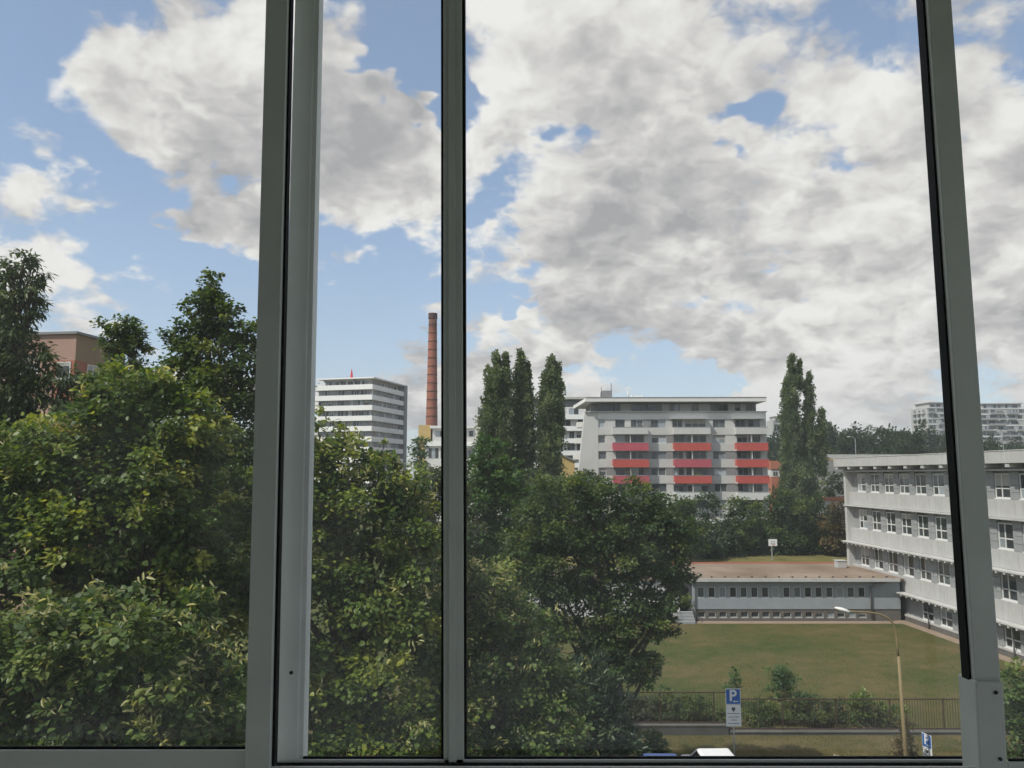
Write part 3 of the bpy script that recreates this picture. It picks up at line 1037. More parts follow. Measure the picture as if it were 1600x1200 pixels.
def build_midground():
    Y = 205.0
    o = at(657, 720, Y)
    w = thing('works_building', 'low grey-white works building below the brick chimney', 'factory', (o.x, Y, 0))
    k = Y / F

    def Z(py):
        return at(700, py, Y).z
    Wd = 130 * k
    bx('lower_block', M_FACADE2, w, 1.2, Wd, 0, 18, 0, Z(690))
    bx('lower_band', M_TOWERW, w, 1.0, Wd + .2, -.6, -.003, Z(697), Z(690.5))
    for i in range(6):
        window(w, 2.0 + i * 3.1, -.05, Z(716), 2.6, Z(700) - Z(716), M_FRAMEG, M_PANE2, cols=(.33, .66), fr=.07, dep=.045)
    bx('upper_block', M_FACADE, w, 2.6, Wd - .5, 4, 16, Z(690) + .003, Z(668))
    for i in range(6):
        window(w, 3.4 + i * 2.9, 3.95, Z(681), 2.2, 1.5, M_FRAMEG, M_PANE2, cols=(.5,), fr=.07, dep=.045)
    bx('roof', M_FACADE2, w, 2.0, Wd, 3.0, 17, Z(668) + .003, Z(664))
    bx('side_block', M_OCHRE, w, -1.3, 1.9, 6, 16, 0, Z(662))
    # terraced white flats
    Y = 188.0
    o = at(742, 720, Y)
    f = thing('terraced_flats', 'white terraced apartment house showing between the tall poplars', 'apartment house', (o.x, Y, 0))
    k = Y / F
    Wd = 180 * k
    rng = random.Random(8)

    def Z2(py):
        return at(830, py, Y).z
    bx('core', M_FACADE2, f, 0, Wd, .0, 14, 0, Z2(636))
    bx('top_core', M_TOWERG, f, 6, Wd, 1.5, 13, Z2(636) + .003, Z2(624))
    rf = MB().hexa([(5, -.8, Z2(624)), (Wd + 2, -.8, Z2(624)), (Wd + 2, 14, Z2(624)), (5, 14, Z2(624)), (5, -.8, Z2(621.5)), (Wd + 2, -.8, Z2(620.5)), (Wd + 2, 14, Z2(620.5)), (5, 14, Z2(621.5))]).build('roof', M_LEDGE, f)
    for py in (648, 666, 685, 704, 723):
        z = Z2(py)
        x = .6
        while x < Wd - 2:
            ww = rng.choice((1.2, 1.8, 2.4))
            window(f, x, -.05, z, ww, 1.6, M_WHITE if rng.random() < .5 else M_FRAMEG, M_PANE2, cols=(.5,), fr=.07, dep=.045)
            x += ww + rng.choice((.5, .9, 1.6))
        bx('balcony', M_TOWERW, f, 4, Wd, -1.3, -1.2, z - 1.15, z - .05)
        bx('balcony_slab', M_LEDGE, f, 4, Wd, -1.198, -.003, z - 1.15, z - .95)
    # ochre gabled house near the poplars
    Y = 138.0
    h = thing('ochre_house', 'small ochre rendered house with a sloping roof right of the poplars', 'house', (at(876, 720, Y).x, Y, 0))
    zz = [at(886, q, Y).z for q in (745, 722, 710)]
    MB().prism([(0, 0), (2.4, 0), (2.4, zz[1]), (0, zz[2])], 0, 8).build('wall', M_OCHRE, h)
    MB().prism([(-.3, zz[2] + .06), (2.7, zz[1] - .02), (2.7, zz[1] + .22), (-.3, zz[2] + .30)], -.3, 8.3).build('roof', M_GREYP, h)
    # orange and white shop buildings between the block and the school
    Y = 175.0
    s = thing('orange_building', 'small orange and white building right of the apartment block', 'building', (at(1205, 740, Y).x, Y, 0))
    q = [at(1210, p, Y).z for p in (765, 745, 733, 720)]
    bx('wall', M_ORANGE, s, 0, 6, 0, 8, 0, q[1])
    bx('window_band', M_WHITE, s, 0, 6, .1, 8, q[1] + .003, q[2])
    bx('parapet', M_ORANGE, s, -.1, 6.1, -.1, 8.1, q[2] + .003, q[3])
    for i in range(4):
        window(s, .4 + i * 1.4, .04, q[1] + .1, 1.1, q[2] - q[1] - .2, M_WHITE, M_PANE2, cols=(.5,), fr=.07, dep=.055)
    Y = 132.0
    s = thing('low_shop', 'low white kiosk with an orange roof edge beside the school corner', 'kiosk', (at(1284, 790, Y).x, Y, 0))
    q = [at(1310, p, Y).z for p in (812, 783, 777)]
    bx('wall', M_WHITE, s, 0, 6.2, 0, 5, 0, q[1])
    bx('roof_edge', M_ORANGE, s, -.2, 6.4, -.3, 5.2, q[1] + .003, q[2])
    for i in range(3):
        window(s, .5 + i * 1.9, -.05, q[0], 1.4, 1.6, M_FRAMEG, M_PANE2, cols=(.5,), fr=.07, dep=.045)
    # grey hall
    Y = 150.0
    s = thing('grey_hall', 'plain grey hall behind the school roof', 'hall', (at(1292, 740, Y).x, Y, 0))
    q = [at(1310, p, Y).z for p in (719, 716, 710)]
    bx('wall', mat('hall_grey', (.25, .25, .245), .9, .08, .3, streak=.2), s, 0, 34, 0, 20, 0, q[0])
    bx('ochre_strip', M_OCHRE, s, 0, 5, -.04, 20.04, q[0] + .003, q[1])
    bx('parapet', M_LEDGE, s, 0, 34, -.08, 20.08, q[1] + .003, q[2])


build_midground()

# ------------------------------------------------------------------ towers on the hill
M_HILLW = mat('hill_tower_render', (.42, .42, .41), .85, .05, .2)
M_HILLB = mat('hill_tower_balcony', (.30, .30, .31), .8, .06, .2)


def hill_tower(label, xl, xr, ytop, ybot, Y, rz, seed, side):
    k = Y / F
    o = at(xl, 650, Y)
    W = (xr - xl) * k
    zt, zb = at(xl, ytop, Y).z, at(xl, ybot, Y).z - 6
    t = thing('hill_tower', label, 'tower block', (o.x, Y, zb), rz, 'apartment towers on the hill')
    H = zt - zb
    rng = random.Random(seed)
    bx('core', M_HILLW, t, 0, W, 0, 15, 0, H - 3.0)
    bx('penthouse', M_HILLW, t, 2.2, W - 1.0, 1.5, 14, H - 2.997, H - .35)
    bx('roof', M_LEDGE, t, 1.4, W - .4, .6, 14.6, H - .347, H)
    for i in range(5):
        window(t, 3.0 + i * (W - 5) / 5, 1.44, H - 2.6, (W - 5) / 5 - .9, 1.8, M_FRAMEG, M_PANE2, cols=(.5,), fr=.08, dep=.055)
    nf = int((H - 3) / 3.0)
    for j in range(nf):
        z = H - 3 - (j + 1) * 3.0
        bx('cornice_band', M_TOWERW, t, -.15, W + .15, -.2, -.004, z + 2.75, z + 2.98)
        x = .8
        while x < W - 2.2:
            w = rng.choice((1.6, 2.4, 3.6))
            w = min(w, W - x - .4)
            window(t, x, -.06, z + .75, w, 1.7, M_FRAMEG, M_PANE2, cols=(.33, .66) if w > 2 else (.5,), fr=.08, dep=.055)
            if w > 2 and rng.random() < .7:
                bb = bx('balcony', M_HILLB, t, x - .3, x + w + .3, -1.2, -1.1, z - .1, z + .95)
                bx('slab', M_HILLW, bb, x - .3, x + w + .3, -1.098, -.062, z - .1, z + .1)
            x += w + rng.choice((.7, 1.2, 1.8))
        if side:
            for yy in (2.0, 6.0, 10.0):
                wo = window(t, -.06, yy + 2.2, z + .75, 2.0, 1.7, M_FRAMEG, M_PANE2, cols=(.5,), fr=.08, dep=.055)
                wo.rotation_euler = (0, 0, -math.pi / 2)
                bx('side_balcony', M_HILLW, t, -1.1, -.2, yy - .4, yy + 2.6, z - .2, z + .8)


hill_tower('pale tower block with side balconies on the hill, left of the window post', 1449, 1512, 628, 686, 430, R(5), 5, True)
hill_tower('wide pale tower block on the hill at the right edge of the view', 1531, 1599, 630, 676, 430, R(-4), 6, True)
hill_tower('tiny distant tower block showing just left of the right poplar', 1207, 1226, 650, 668, 620, 0.0, 9, False)

# ------------------------------------------------------------------ pink house on the left
def build_pink_house():
    Y = 62.0
    c = at(114.5, 600, Y)
    a = R(28)
    Wl = 14.0
    xh = Vector((math.cos(a), math.sin(a), 0))
    M_PINK = mat('pinkish_render', (.36, .235, .19), .9, .05, .4, streak=.1)
    M_BROWN = mat('red_brown_render', (.33, .13, .085), .9, .06, .4, streak=.1)
    M_TAN = mat('tan_render', (.27, .19, .12), .9, .06, .4, streak=.1)
    h = thing('pink_apartment_house', 'pinkish brown apartment house half hidden behind the trees on the left', 'apartment house', Vector((c.x, Y, 0)) - Vector((math.cos(R(-8)), math.sin(R(-8)), 0)) * Wl, R(-8))

    def Z(py):
        return at(114.5, py, Y).z
    zt = Z(522)
    bx('wall', M_PINK, h, 0, Wl, 0, 4.2, 0, zt)
    bx('red_panel', M_BROWN, h, Wl - 1.7, Wl + .06, -.06, 4.22, 0, Z(563))
    bx('side_wall', M_TAN, h, Wl + .003, Wl + .05, 0, 4.2, Z(563) + .003, zt)
    bx('roof_edge', M_GREYP, h, -.2, Wl + .2, -.2, 4.4, zt + .003, zt + .2)
    for j in range(5):
        z = Z(592) - j * 2.9
        window(h, Wl - 1.45, -.12, z, 1.2, 1.35, M_WHITE, M_PANE, cols=(), fr=.08, dep=.055, sill=M_WHITE)
        for i in range(3):
            window(h, Wl - 4.6 - i * 3.2, -.06, z, 1.5, 1.35, M_WHITE, M_PANE, cols=(.5,), fr=.08, dep=.055, sill=M_WHITE)
        for yy in (1.4,):
            wo = window(h, Wl + .12, yy, z, 1.4, 1.35, M_WHITE, M_PANE, cols=(.5,), fr=.08, dep=.055)
            wo.rotation_euler = (0, 0, math.pi / 2)


build_pink_house()

# ------------------------------------------------------------------ street things
M_POLE_Y = mat('lamp_pole_ochre', (.20, .155, .075), .6, .15, 3.0)
M_LAMPW = mat('lamp_head_white', (.66, .66, .62), .5, .05)
M_BLUE = mat('sign_blue', (.012, .10, .36), .45, .04)
M_SWHITE = mat('sign_white', (.68, .69, .68), .5, .04)
M_SBLACK = mat('sign_print', (.04, .04, .05), .6, .1)
M_STEEL = mat('galvanised_steel', (.33, .34, .34), .45, .1, metal=.3)
M_KERB = mat('plinth_concrete', (.072, .072, .065), .95, .2, 1.5, .3, 30, dirt=.4)
M_KERB2 = mat('plinth_cap_concrete', (.125, .122, .11), .95, .15, 1.5, .3, 30, dirt=.3)
M_FENCE = mat('fence_brown', (.055, .035, .024), .8, .2)


def build_lamp():
    Y = 30.0
    foot = at(1413, 1180, Y)
    b = thing('street_lamp', 'ochre curved street lamp with a white head in front of the lawn', 'street lamp', (foot.x, Y, 0))

    def P(px, py):
        q = at(px, py, Y)
        return (q.x - foot.x, 0, q.z)
    base = P(1417, 1180)
    MB().tube([(P(1417.5, 1180)[0], 0, 0), P(1413, 1150), P(1404, 1025)], [.080, .068, .050], 12).build('lower_pole', M_POLE_Y, b, smooth=True)
    MB().tube([P(1404, 1027), P(1402, 1010), P(1400, 990), P(1396, 975), P(1388, 966), P(1376, 960), P(1360, 957), P(1340, 956), P(1326, 955)], [.042, .04, .038, .036, .034, .032, .031, .030, .028], 10).build('curved_arm', M_POLE_Y, b, smooth=True)
    # lamp head: a flattened tapering shell
    h = MB()
    a, z = P(1327, 956), P(1304.5, 950)
    a, z = Vector(a), Vector(z)
    n = 10
    for i in range(n):
        s = i / (n - 1)
        p = a.lerp(z, s)
        wy = .13 * math.sin(math.pi * min(1, .12 + s * .82)) ** .6
        wz = .085 * math.sin(math.pi * min(1, .12 + s * .80)) ** .6
        for k in range(12):
            w = 2 * math.pi * k / 12
            h.v.append((p.x, math.cos(w) * wy, p.z + max(-.55, math.sin(w)) * wz))
    for i in range(n - 1):
        for k in range(12):
            j = (k + 1) % 12
            h.f.append((i * 12 + k, i * 12 + j, (i + 1) * 12 + j, (i + 1) * 12 + k))
    h.f.append(tuple(range(11, -1, -1)))
    h.f.append(tuple((n - 1) * 12 + k for k in range(12)))
    h.build('lamp_head', M_LAMPW, b, smooth=True)


build_lamp()


def text_mesh(txt, size, material, name):
    cu = bpy.data.curves.new('lettering', 'FONT')
    cu.body = txt
    cu.size = size
    cu.align_x = 'CENTER'
    cu.align_y = 'CENTER'
    cu.extrude = .001
    cu.offset = .012
    o = bpy.data.objects.new('lettering', cu)
    COL.objects.link(o)
    dg = bpy.context.evaluated_depsgraph_get()
    me = bpy.data.meshes.new_from_object(o.evaluated_get(dg))
    me.name = name
    bpy.data.objects.remove(o)
    me.materials.clear()
    me.materials.append(material)
    return me


def parking_sign(label, px, ytop, wpx, Y, rz, second=True):
    p = at(px, ytop, Y)
    k = Y / F
    w = wpx * k
    s = thing('parking_sign', label, 'sign', (p.x, Y, 0), rz, 'parking signs by the road')
    zt = p.z
    MB().tube([(0, .04, 0), (0, .04, zt - .1)], .028, 8).build('pole', M_STEEL, s, smooth=True)
    h = w * 1.02
    pl = bx('blue_plate', M_SWHITE, s, -w / 2, w / 2, -.006, .008, zt - h, zt, .004)
    bx('blue_field', M_BLUE, pl, -w / 2 * .92, w / 2 * .92, -.010, -.0065, zt - h * .96, zt - h * .04)
    o = link('letter', text_mesh('P', h * .98, M_SWHITE, 'letter'), pl, (-w * .02, -.014, zt - h * .47))
    o.rotation_euler = (math.pi / 2, 0, 0)
    kk = MB()
    kk.tube([(w * .06, -.0135, zt - h * .80), (w * .06, -.0115, zt - h * .80)], h * .06, 10)
    kk.box(w * .11, w * .34, -.0135, -.0115, zt - h * .825, zt - h * .775)
    kk.build('key_symbol', M_SWHITE, pl)
    if second:
        h2 = h * 1.36
        z2 = zt - h - .015
        pw = bx('white_plate', M_SWHITE, s, -w / 2 * 1.0, w / 2 * 1.0, -.006, .008, z2 - h2, z2, .004)
        sh = w * .13
        MB().prism([(0, z2 - h2 * .32), (sh * .8, z2 - h2 * .24), (sh, z2 - h2 * .12), (-sh, z2 - h2 * .12), (-sh * .8, z2 - h2 * .24)], -.010, -.0065).build('shield_emblem', M_SBLACK, pw)
        for (a, b_, q) in ((-.42, .42, .40), (-.36, .36, .56), (-.2, .2, .70), (-.38, .38, .86)):
            bx('print_line', mat('faded_print', (.28, .29, .30), .6), pw, a * w, b_ * w, -.0085, -.0065, z2 - h2 * (q + .022), z2 - h2 * (q - .022))
    return s


parking_sign('blue parking sign above a white plate on a steel pole beside the white car', 1145, 1076, 22.5, 33.0, 0.0)
parking_sign('blue parking sign seen at a slant, low beside the street lamp', 1447.5, 1147, 19, 31.0, R(-76))


def build_fence():
    Y = 38.7
    for (label, xa, xb, yt, yb, wall_h, cap) in (
            ('brown railing fence on a higher grey plinth, left of the parking sign', 780, 1137, 1081, 1133, None, 1),
            ('brown railing fence on a low plinth, right of the parking sign', 1138.5, 1760, 1091.5, 1143, None, 1)):
        a, b = at(xa, yt, Y), at(xb, yb, Y)
        zt, zb = a.z, b.z
        L = b.x - a.x
        f = thing('railing_fence', label, 'fence', (a.x, Y, 0), 0, 'fences along the lawn')
        bx('plinth', M_KERB, f, 0, L, -.16, .16, -.02, zb)
        bx('plinth_cap', M_KERB2, f, -.02, L + .0, -.19, .19, zb + .003, zb + .06)
        bx('top_rail', M_FENCE, f, 0, L, -.02, .02, zt - .05, zt)
        bx('bottom_rail', M_FENCE, f, 0, L, -.02, .02, zb + .10, zb + .15)
        n = int(L / .125)
        for i in range(n):
            bxs('bar', M_FENCE, f, i * .125 + .03, i * .125 + .047, -.009, .009, zb + .152, zt - .053)
        x = 0.0
        while x < L:
            bxs('post', M_FENCE, f, x - .018, x + .018, .022, .06, zb + .06, zt + .015)
            x += 2.5


build_fence()


def car(name, label, paint, loc, rz, hgt=1.0):
    c = thing(name, label, 'car', loc, rz, 'cars parked by the verge')
    H = hgt
    # side profile (y along the car, z up) for lower body and cabin
    low = [(-2.1, .35), (2.1, .35), (2.16, .62), (2.08, .92), (1.15, 1.02), (-1.75, 1.05), (-2.12, .95), (-2.16, .6)]
    n = len(low)
    b = MB()
    for x, s in ((-.86, .97), (-.80, 1.0), (.80, 1.0), (.86, .97)):
        b.v += [(x, y * s, .35 + (z - .35) * (s if abs(x) > .81 else 1)) for y, z in low]
    for q in range(3):
        for i in range(n):
            j = (i + 1) % n
            b.f.append((q * n + i, q * n + j, (q + 1) * n + j, (q + 1) * n + i))
    b.f.append(tuple(range(n - 1, -1, -1)))
    b.f.append(tuple(3 * n + i for i in range(n)))
    b.build('body', paint, c, bevel=.05, smooth=False)
    zt = 1.66 * H
    cab = MB().hexa([(-.76, -1.75, 1.0), (.76, -1.75, 1.0), (.76, 1.25, 1.0), (-.76, 1.25, 1.0), (-.60, -1.35, zt - .06), (.60, -1.35, zt - .06), (.60, .45, zt - .06), (-.60, .45, zt - .06)])
    cab.build('cabin_glass', mat('car_glass', (.02, .022, .025), .08, .05, spec=.5), c, bevel=.04)
    rf = MB().hexa([(-.655, -1.40, zt - .09), (.655, -1.40, zt - .09), (.655, .5, zt - .09), (-.655, .5, zt - .09), (-.58, -1.28, zt), (.58, -1.28, zt), (.58, .36, zt), (-.58, .36, zt)]).build('roof', paint, c, bevel=.05)
    MB().tube([(0, -1.1, zt - .01), (0, -1.15, zt + .10)], .012, 6).build('antenna', M_DARKM, rf)
    for sx in (-1, 1):
        MB().tube([(sx * .60, .46, zt - .12), (sx * .78, 1.27, 1.0)], .045, 6).build('pillar', paint, c)
        MB().tube([(sx * .60, -1.36, zt - .13), (sx * .78, -1.77, 1.0)], .055, 6).build('pillar', paint, c)
        MB().tube([(sx * .60, -.4, zt - .12), (sx * .79, -.4, 1.0)], .04, 6).build('pillar', paint, c)
        for y in (-1.35, 1.35):
            w = MB().tube([(sx * .70, y, .33), (sx * .90, y, .33)], .33, 20).build('wheel', mat('tyre', (.02, .02, .02), .9, .1), c)
            MB().tube([(sx * .86, y, .33), (sx * .912, y, .33)], .20, 14).build('rim', M_STEEL, w)
        bx('headlight', M_LAMPW, c, sx * .62 - .16, sx * .62 + .16, 2.02, 2.13, .68, .84, .02)
        bx('tail_light', M_RED, c, sx * .68 - .10, sx * .68 + .10, -2.15, -2.05, .72, .95, .02)
        bx('mirror', paint, c, sx * .98 - .09, sx * .98 + .09, .75, .87, 1.02, 1.16, .03)
    return c


M_CARW = mat('car_white', (.72, .73, .73), .25, .02, spec=.5)
M_CARB = mat('car_blue', (.02, .06, .22), .25, .02, spec=.5)
_p = at(1117, 1171, 31.4)
car('parked_car', 'white car with only its roof showing above the window rail', M_CARW, (_p.x - .02, 31.25, 0), 0.02, 1.03)
_p = at(1040, 1173, 31.4)
car('parked_car', 'blue car mostly hidden behind a low shrub at the window rail', M_CARB, (_p.x - .25, 30.9, 0), -.02, .99)


def build_branch():
    p, q = at(1288, 1163, 35.2), at(1316, 1171, 34.9)
    b = thing('fallen_branch', 'pale dry branch lying on the verge left of the street lamp', 'branch', (p.x, 35.2, .03))
    MB().tube([(0, 0, .06), (.3, -.1, .10), (q.x - p.x, -.3, .05)], [.05, .045, .03], 6).build('stem', M_BARK2X, b)
    MB().tube([(.3, -.1, .09), (.45, .1, .2), (.7, .2, .12)], [.03, .025, .015], 6).build('twig', M_BARK2X, b)
    MB().tube([(.1, -.03, .07), (.0, -.25, .12), (-.2, -.4, .06)], [.03, .02, .012], 6).build('twig', M_BARK2X, b)


M_BARK2X = mat('dry_wood', (.42, .38, .30), .9, .2)
build_branch()


def build_hoop():
    Y = 114.0
    p = at(1207.5, 848, Y)
    h = thing('basketball_hoop', 'white basketball backboard on a pole at the far field edge', 'basketball hoop', (p.x, Y, 0))
    MB().tube([(0, .5, 0), (0, .5, p.z - .1), (0, .1, p.z)], .09, 8).build('pole', M_STEEL, h)
    bb = bx('backboard', M_SWHITE, h, -.6, .6, -.03, .03, p.z - .45, p.z + .5)
    bx('target_frame', M_SBLACK, bb, -.24, .24, -.04, -.032, p.z - .16, p.z + .18)
    bx('target_field', M_SWHITE, bb, -.19, .19, -.046, -.0405, p.z - .11, p.z + .13)
    MB().tube([(.22 * math.cos(a * math.pi / 6), -.30 + .22 * math.sin(a * math.pi / 6), p.z - .25) for a in range(13)], .02, 6, cap=False).build('rim', M_RED, h)
    MB().tube([(0, -.08, p.z - .25), (0, -.03, p.z - .27)], .03, 6).build('rim_bracket', M_RED, h)


build_hoop()


def hill_lamp(label, px, ytop, Y):
    p = at(px, ytop, Y)
    g = terrain(p.x, Y) - .2
    l = thing('hill_lamp', label, 'street lamp', (p.x, Y, g), 0, 'lamps on the hill road')
    MB().tube([(0, 0, 0), (0, 0, p.z - g - .4), (-.5, 0, p.z - g), (-1.5, 0, p.z - g + .1)], [.14, .10, .08, .06], 6).build('pole', M_STEEL, l)
    bx('lamp_head', M_LAMPW, l, -2.1, -1.4, -.15, .15, p.z - g + .02, p.z - g + .2)


hill_lamp('thin street lamp against the wooded hill right of the poplar', 1336, 683, 215)
hill_lamp('thin street lamp on the hill above the school roof, right of the window post', 1566, 672, 215)

# ------------------------------------------------------------------ trees
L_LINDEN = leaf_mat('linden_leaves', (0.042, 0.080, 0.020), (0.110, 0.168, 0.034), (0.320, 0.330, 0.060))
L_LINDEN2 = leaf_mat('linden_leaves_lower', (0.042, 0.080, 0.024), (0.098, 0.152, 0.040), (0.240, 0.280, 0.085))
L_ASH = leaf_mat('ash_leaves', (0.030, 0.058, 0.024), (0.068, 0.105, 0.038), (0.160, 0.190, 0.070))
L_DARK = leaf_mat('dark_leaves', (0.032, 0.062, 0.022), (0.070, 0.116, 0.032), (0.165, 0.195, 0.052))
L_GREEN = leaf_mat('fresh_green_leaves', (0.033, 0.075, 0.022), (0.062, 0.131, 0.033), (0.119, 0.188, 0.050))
L_POPLAR = leaf_mat('poplar_leaves', (0.062, 0.094, 0.052), (0.140, 0.182, 0.102), (0.280, 0.320, 0.190))
L_GREY = leaf_mat('grey_green_leaves', (0.039, 0.059, 0.036), (0.077, 0.098, 0.059), (0.154, 0.168, 0.105))
L_BROWN = leaf_mat('browning_leaves', (.045, .045, .016), (.10, .075, .026), (.18, .11, .040))
L_PINE = leaf_mat('pine_needles', (0.020, 0.042, 0.022), (0.039, 0.070, 0.034), (0.077, 0.105, 0.049), .15)
L_BRACT = leaf_mat('linden_bracts', (.20, .22, .09), (.36, .36, .17), (.52, .50, .28), .4)
M_BARK = mat('bark', (.060, .050, .040), .95, .3, 6.0, .8, 14)
M_BARK2 = mat('bark_pale', (.13, .115, .09), .95, .3, 6.0, .8, 14)

LEAF_HEART = np.array([(0, 0, 0), (.46, .30, .05), (.34, .70, .02), (0, 1.06, -.10), (-.34, .70, .02), (-.46, .30, .05)])
LEAF_LONG = np.array([(0, 0, 0), (.19, .34, .03), (.16, .70, .0), (0, 1.1, -.12), (-.16, .70, .0), (-.19, .34, .03)])
HEX_F = ((0, 1, 2, 3), (0, 3, 4, 5))
LEAF_QUAD = np.array([(0, 0, 0), (.42, .45, .06), (0, 1.0, -.06), (-.42, .45, .06)])
QUAD_F = ((0, 1, 2, 3),)


def leaves_mesh(name, P, Dn, Nn, size, tint, material, shape=LEAF_HEART, faces=HEX_F):
    """P origin, Dn growth direction, Nn face normal (all N x 3), one little blade each"""
    n, k = len(P), len(shape)
    Dn = Dn / np.linalg.norm(Dn, axis=1, keepdims=True)
    X = np.cross(Dn, Nn)
    X /= np.linalg.norm(X, axis=1, keepdims=True) + 1e-9
    Z = np.cross(X, Dn)
    V = P[:, None, :] + size[:, None, None] * (shape[None, :, 0:1] * X[:, None, :] + shape[None, :, 1:2] * Dn[:, None, :] + shape[None, :, 2:3] * Z[:, None, :])
    V = V.reshape(-1, 3)
    nf = len(faces)
    idx = (np.arange(n)[:, None, None] * k + np.array(faces)[None]).reshape(-1)
    me = bpy.data.meshes.new(name)
    me.vertices.add(len(V))
    me.vertices.foreach_set('co', V.astype(np.float32).ravel())
    me.loops.add(len(idx))
    me.loops.foreach_set('vertex_index', idx.astype(np.int32))
    me.polygons.add(n * nf)
    me.polygons.foreach_set('loop_start', (np.arange(n * nf) * 4).astype(np.int32))
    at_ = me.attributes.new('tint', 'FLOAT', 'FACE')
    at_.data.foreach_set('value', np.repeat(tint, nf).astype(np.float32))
    me.materials.append(material)
    me.update(calc_edges=True)
    return me


def unit(rs, n):
    v = rs.normal(size=(n, 3))
    return v / np.linalg.norm(v, axis=1, keepdims=True)


def crown_points(rs, lobes, leaf_area, K, clump_r, flat=.6, fill=.18, hollow=.55):
    """clumps of leaves spread through the volume of the lobes (centre, radii); returns leaf data and clump centres"""
    Ps, Os, Ts, Cs = [], [], [], []
    for (c, r) in lobes:
        r = np.array(r)
        n = int(K * math.pi * r[0] * r[2] / leaf_area) + 20
        cr = clump_r * (np.prod(r) ** (1 / 3))
        nc = max(7, int(2.6 * (np.prod(r) ** (1 / 3) / cr) ** 2))
        d = unit(rs, nc)
        rad = hollow + (1.02 - hollow) * rs.random(nc) ** .6
        rad *= 1 + .14 * rs.normal(size=nc)
        cen = np.array(c) + d * rad[:, None] * r
        csz = cr * (.45 + .95 * rs.random(nc))
        ctint = np.clip(.40 + .26 * rs.normal(size=nc), 0, 1)
        w = csz ** 2
        nfill = int(n * fill)
        pick = rs.choice(nc, n - nfill, p=w / w.sum())
        g = rs.normal(size=(n - nfill, 3)) * .44
        g *= np.minimum(1, 1.25 / (np.linalg.norm(g, axis=1, keepdims=True) + 1e-9))
        g[:, 2] *= flat
        p = cen[pick] + g * csz[pick][:, None]
        out = d[pick] * .6 + g
        # sprays droop at their outer ends
        p[:, 2] -= .18 * csz[pick] * (g[:, 0] ** 2 + g[:, 1] ** 2)
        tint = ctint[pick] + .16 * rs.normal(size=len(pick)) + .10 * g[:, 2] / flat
        Ps.append(p)
        Os.append(out)
        Ts.append(tint)
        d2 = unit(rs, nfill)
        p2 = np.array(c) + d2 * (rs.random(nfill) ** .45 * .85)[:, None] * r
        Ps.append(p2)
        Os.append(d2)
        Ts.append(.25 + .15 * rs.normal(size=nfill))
        Cs.append((np.array(c), cen, csz))
    return np.concatenate(Ps), np.concatenate(Os), np.clip(np.concatenate(Ts), 0, 1), Cs


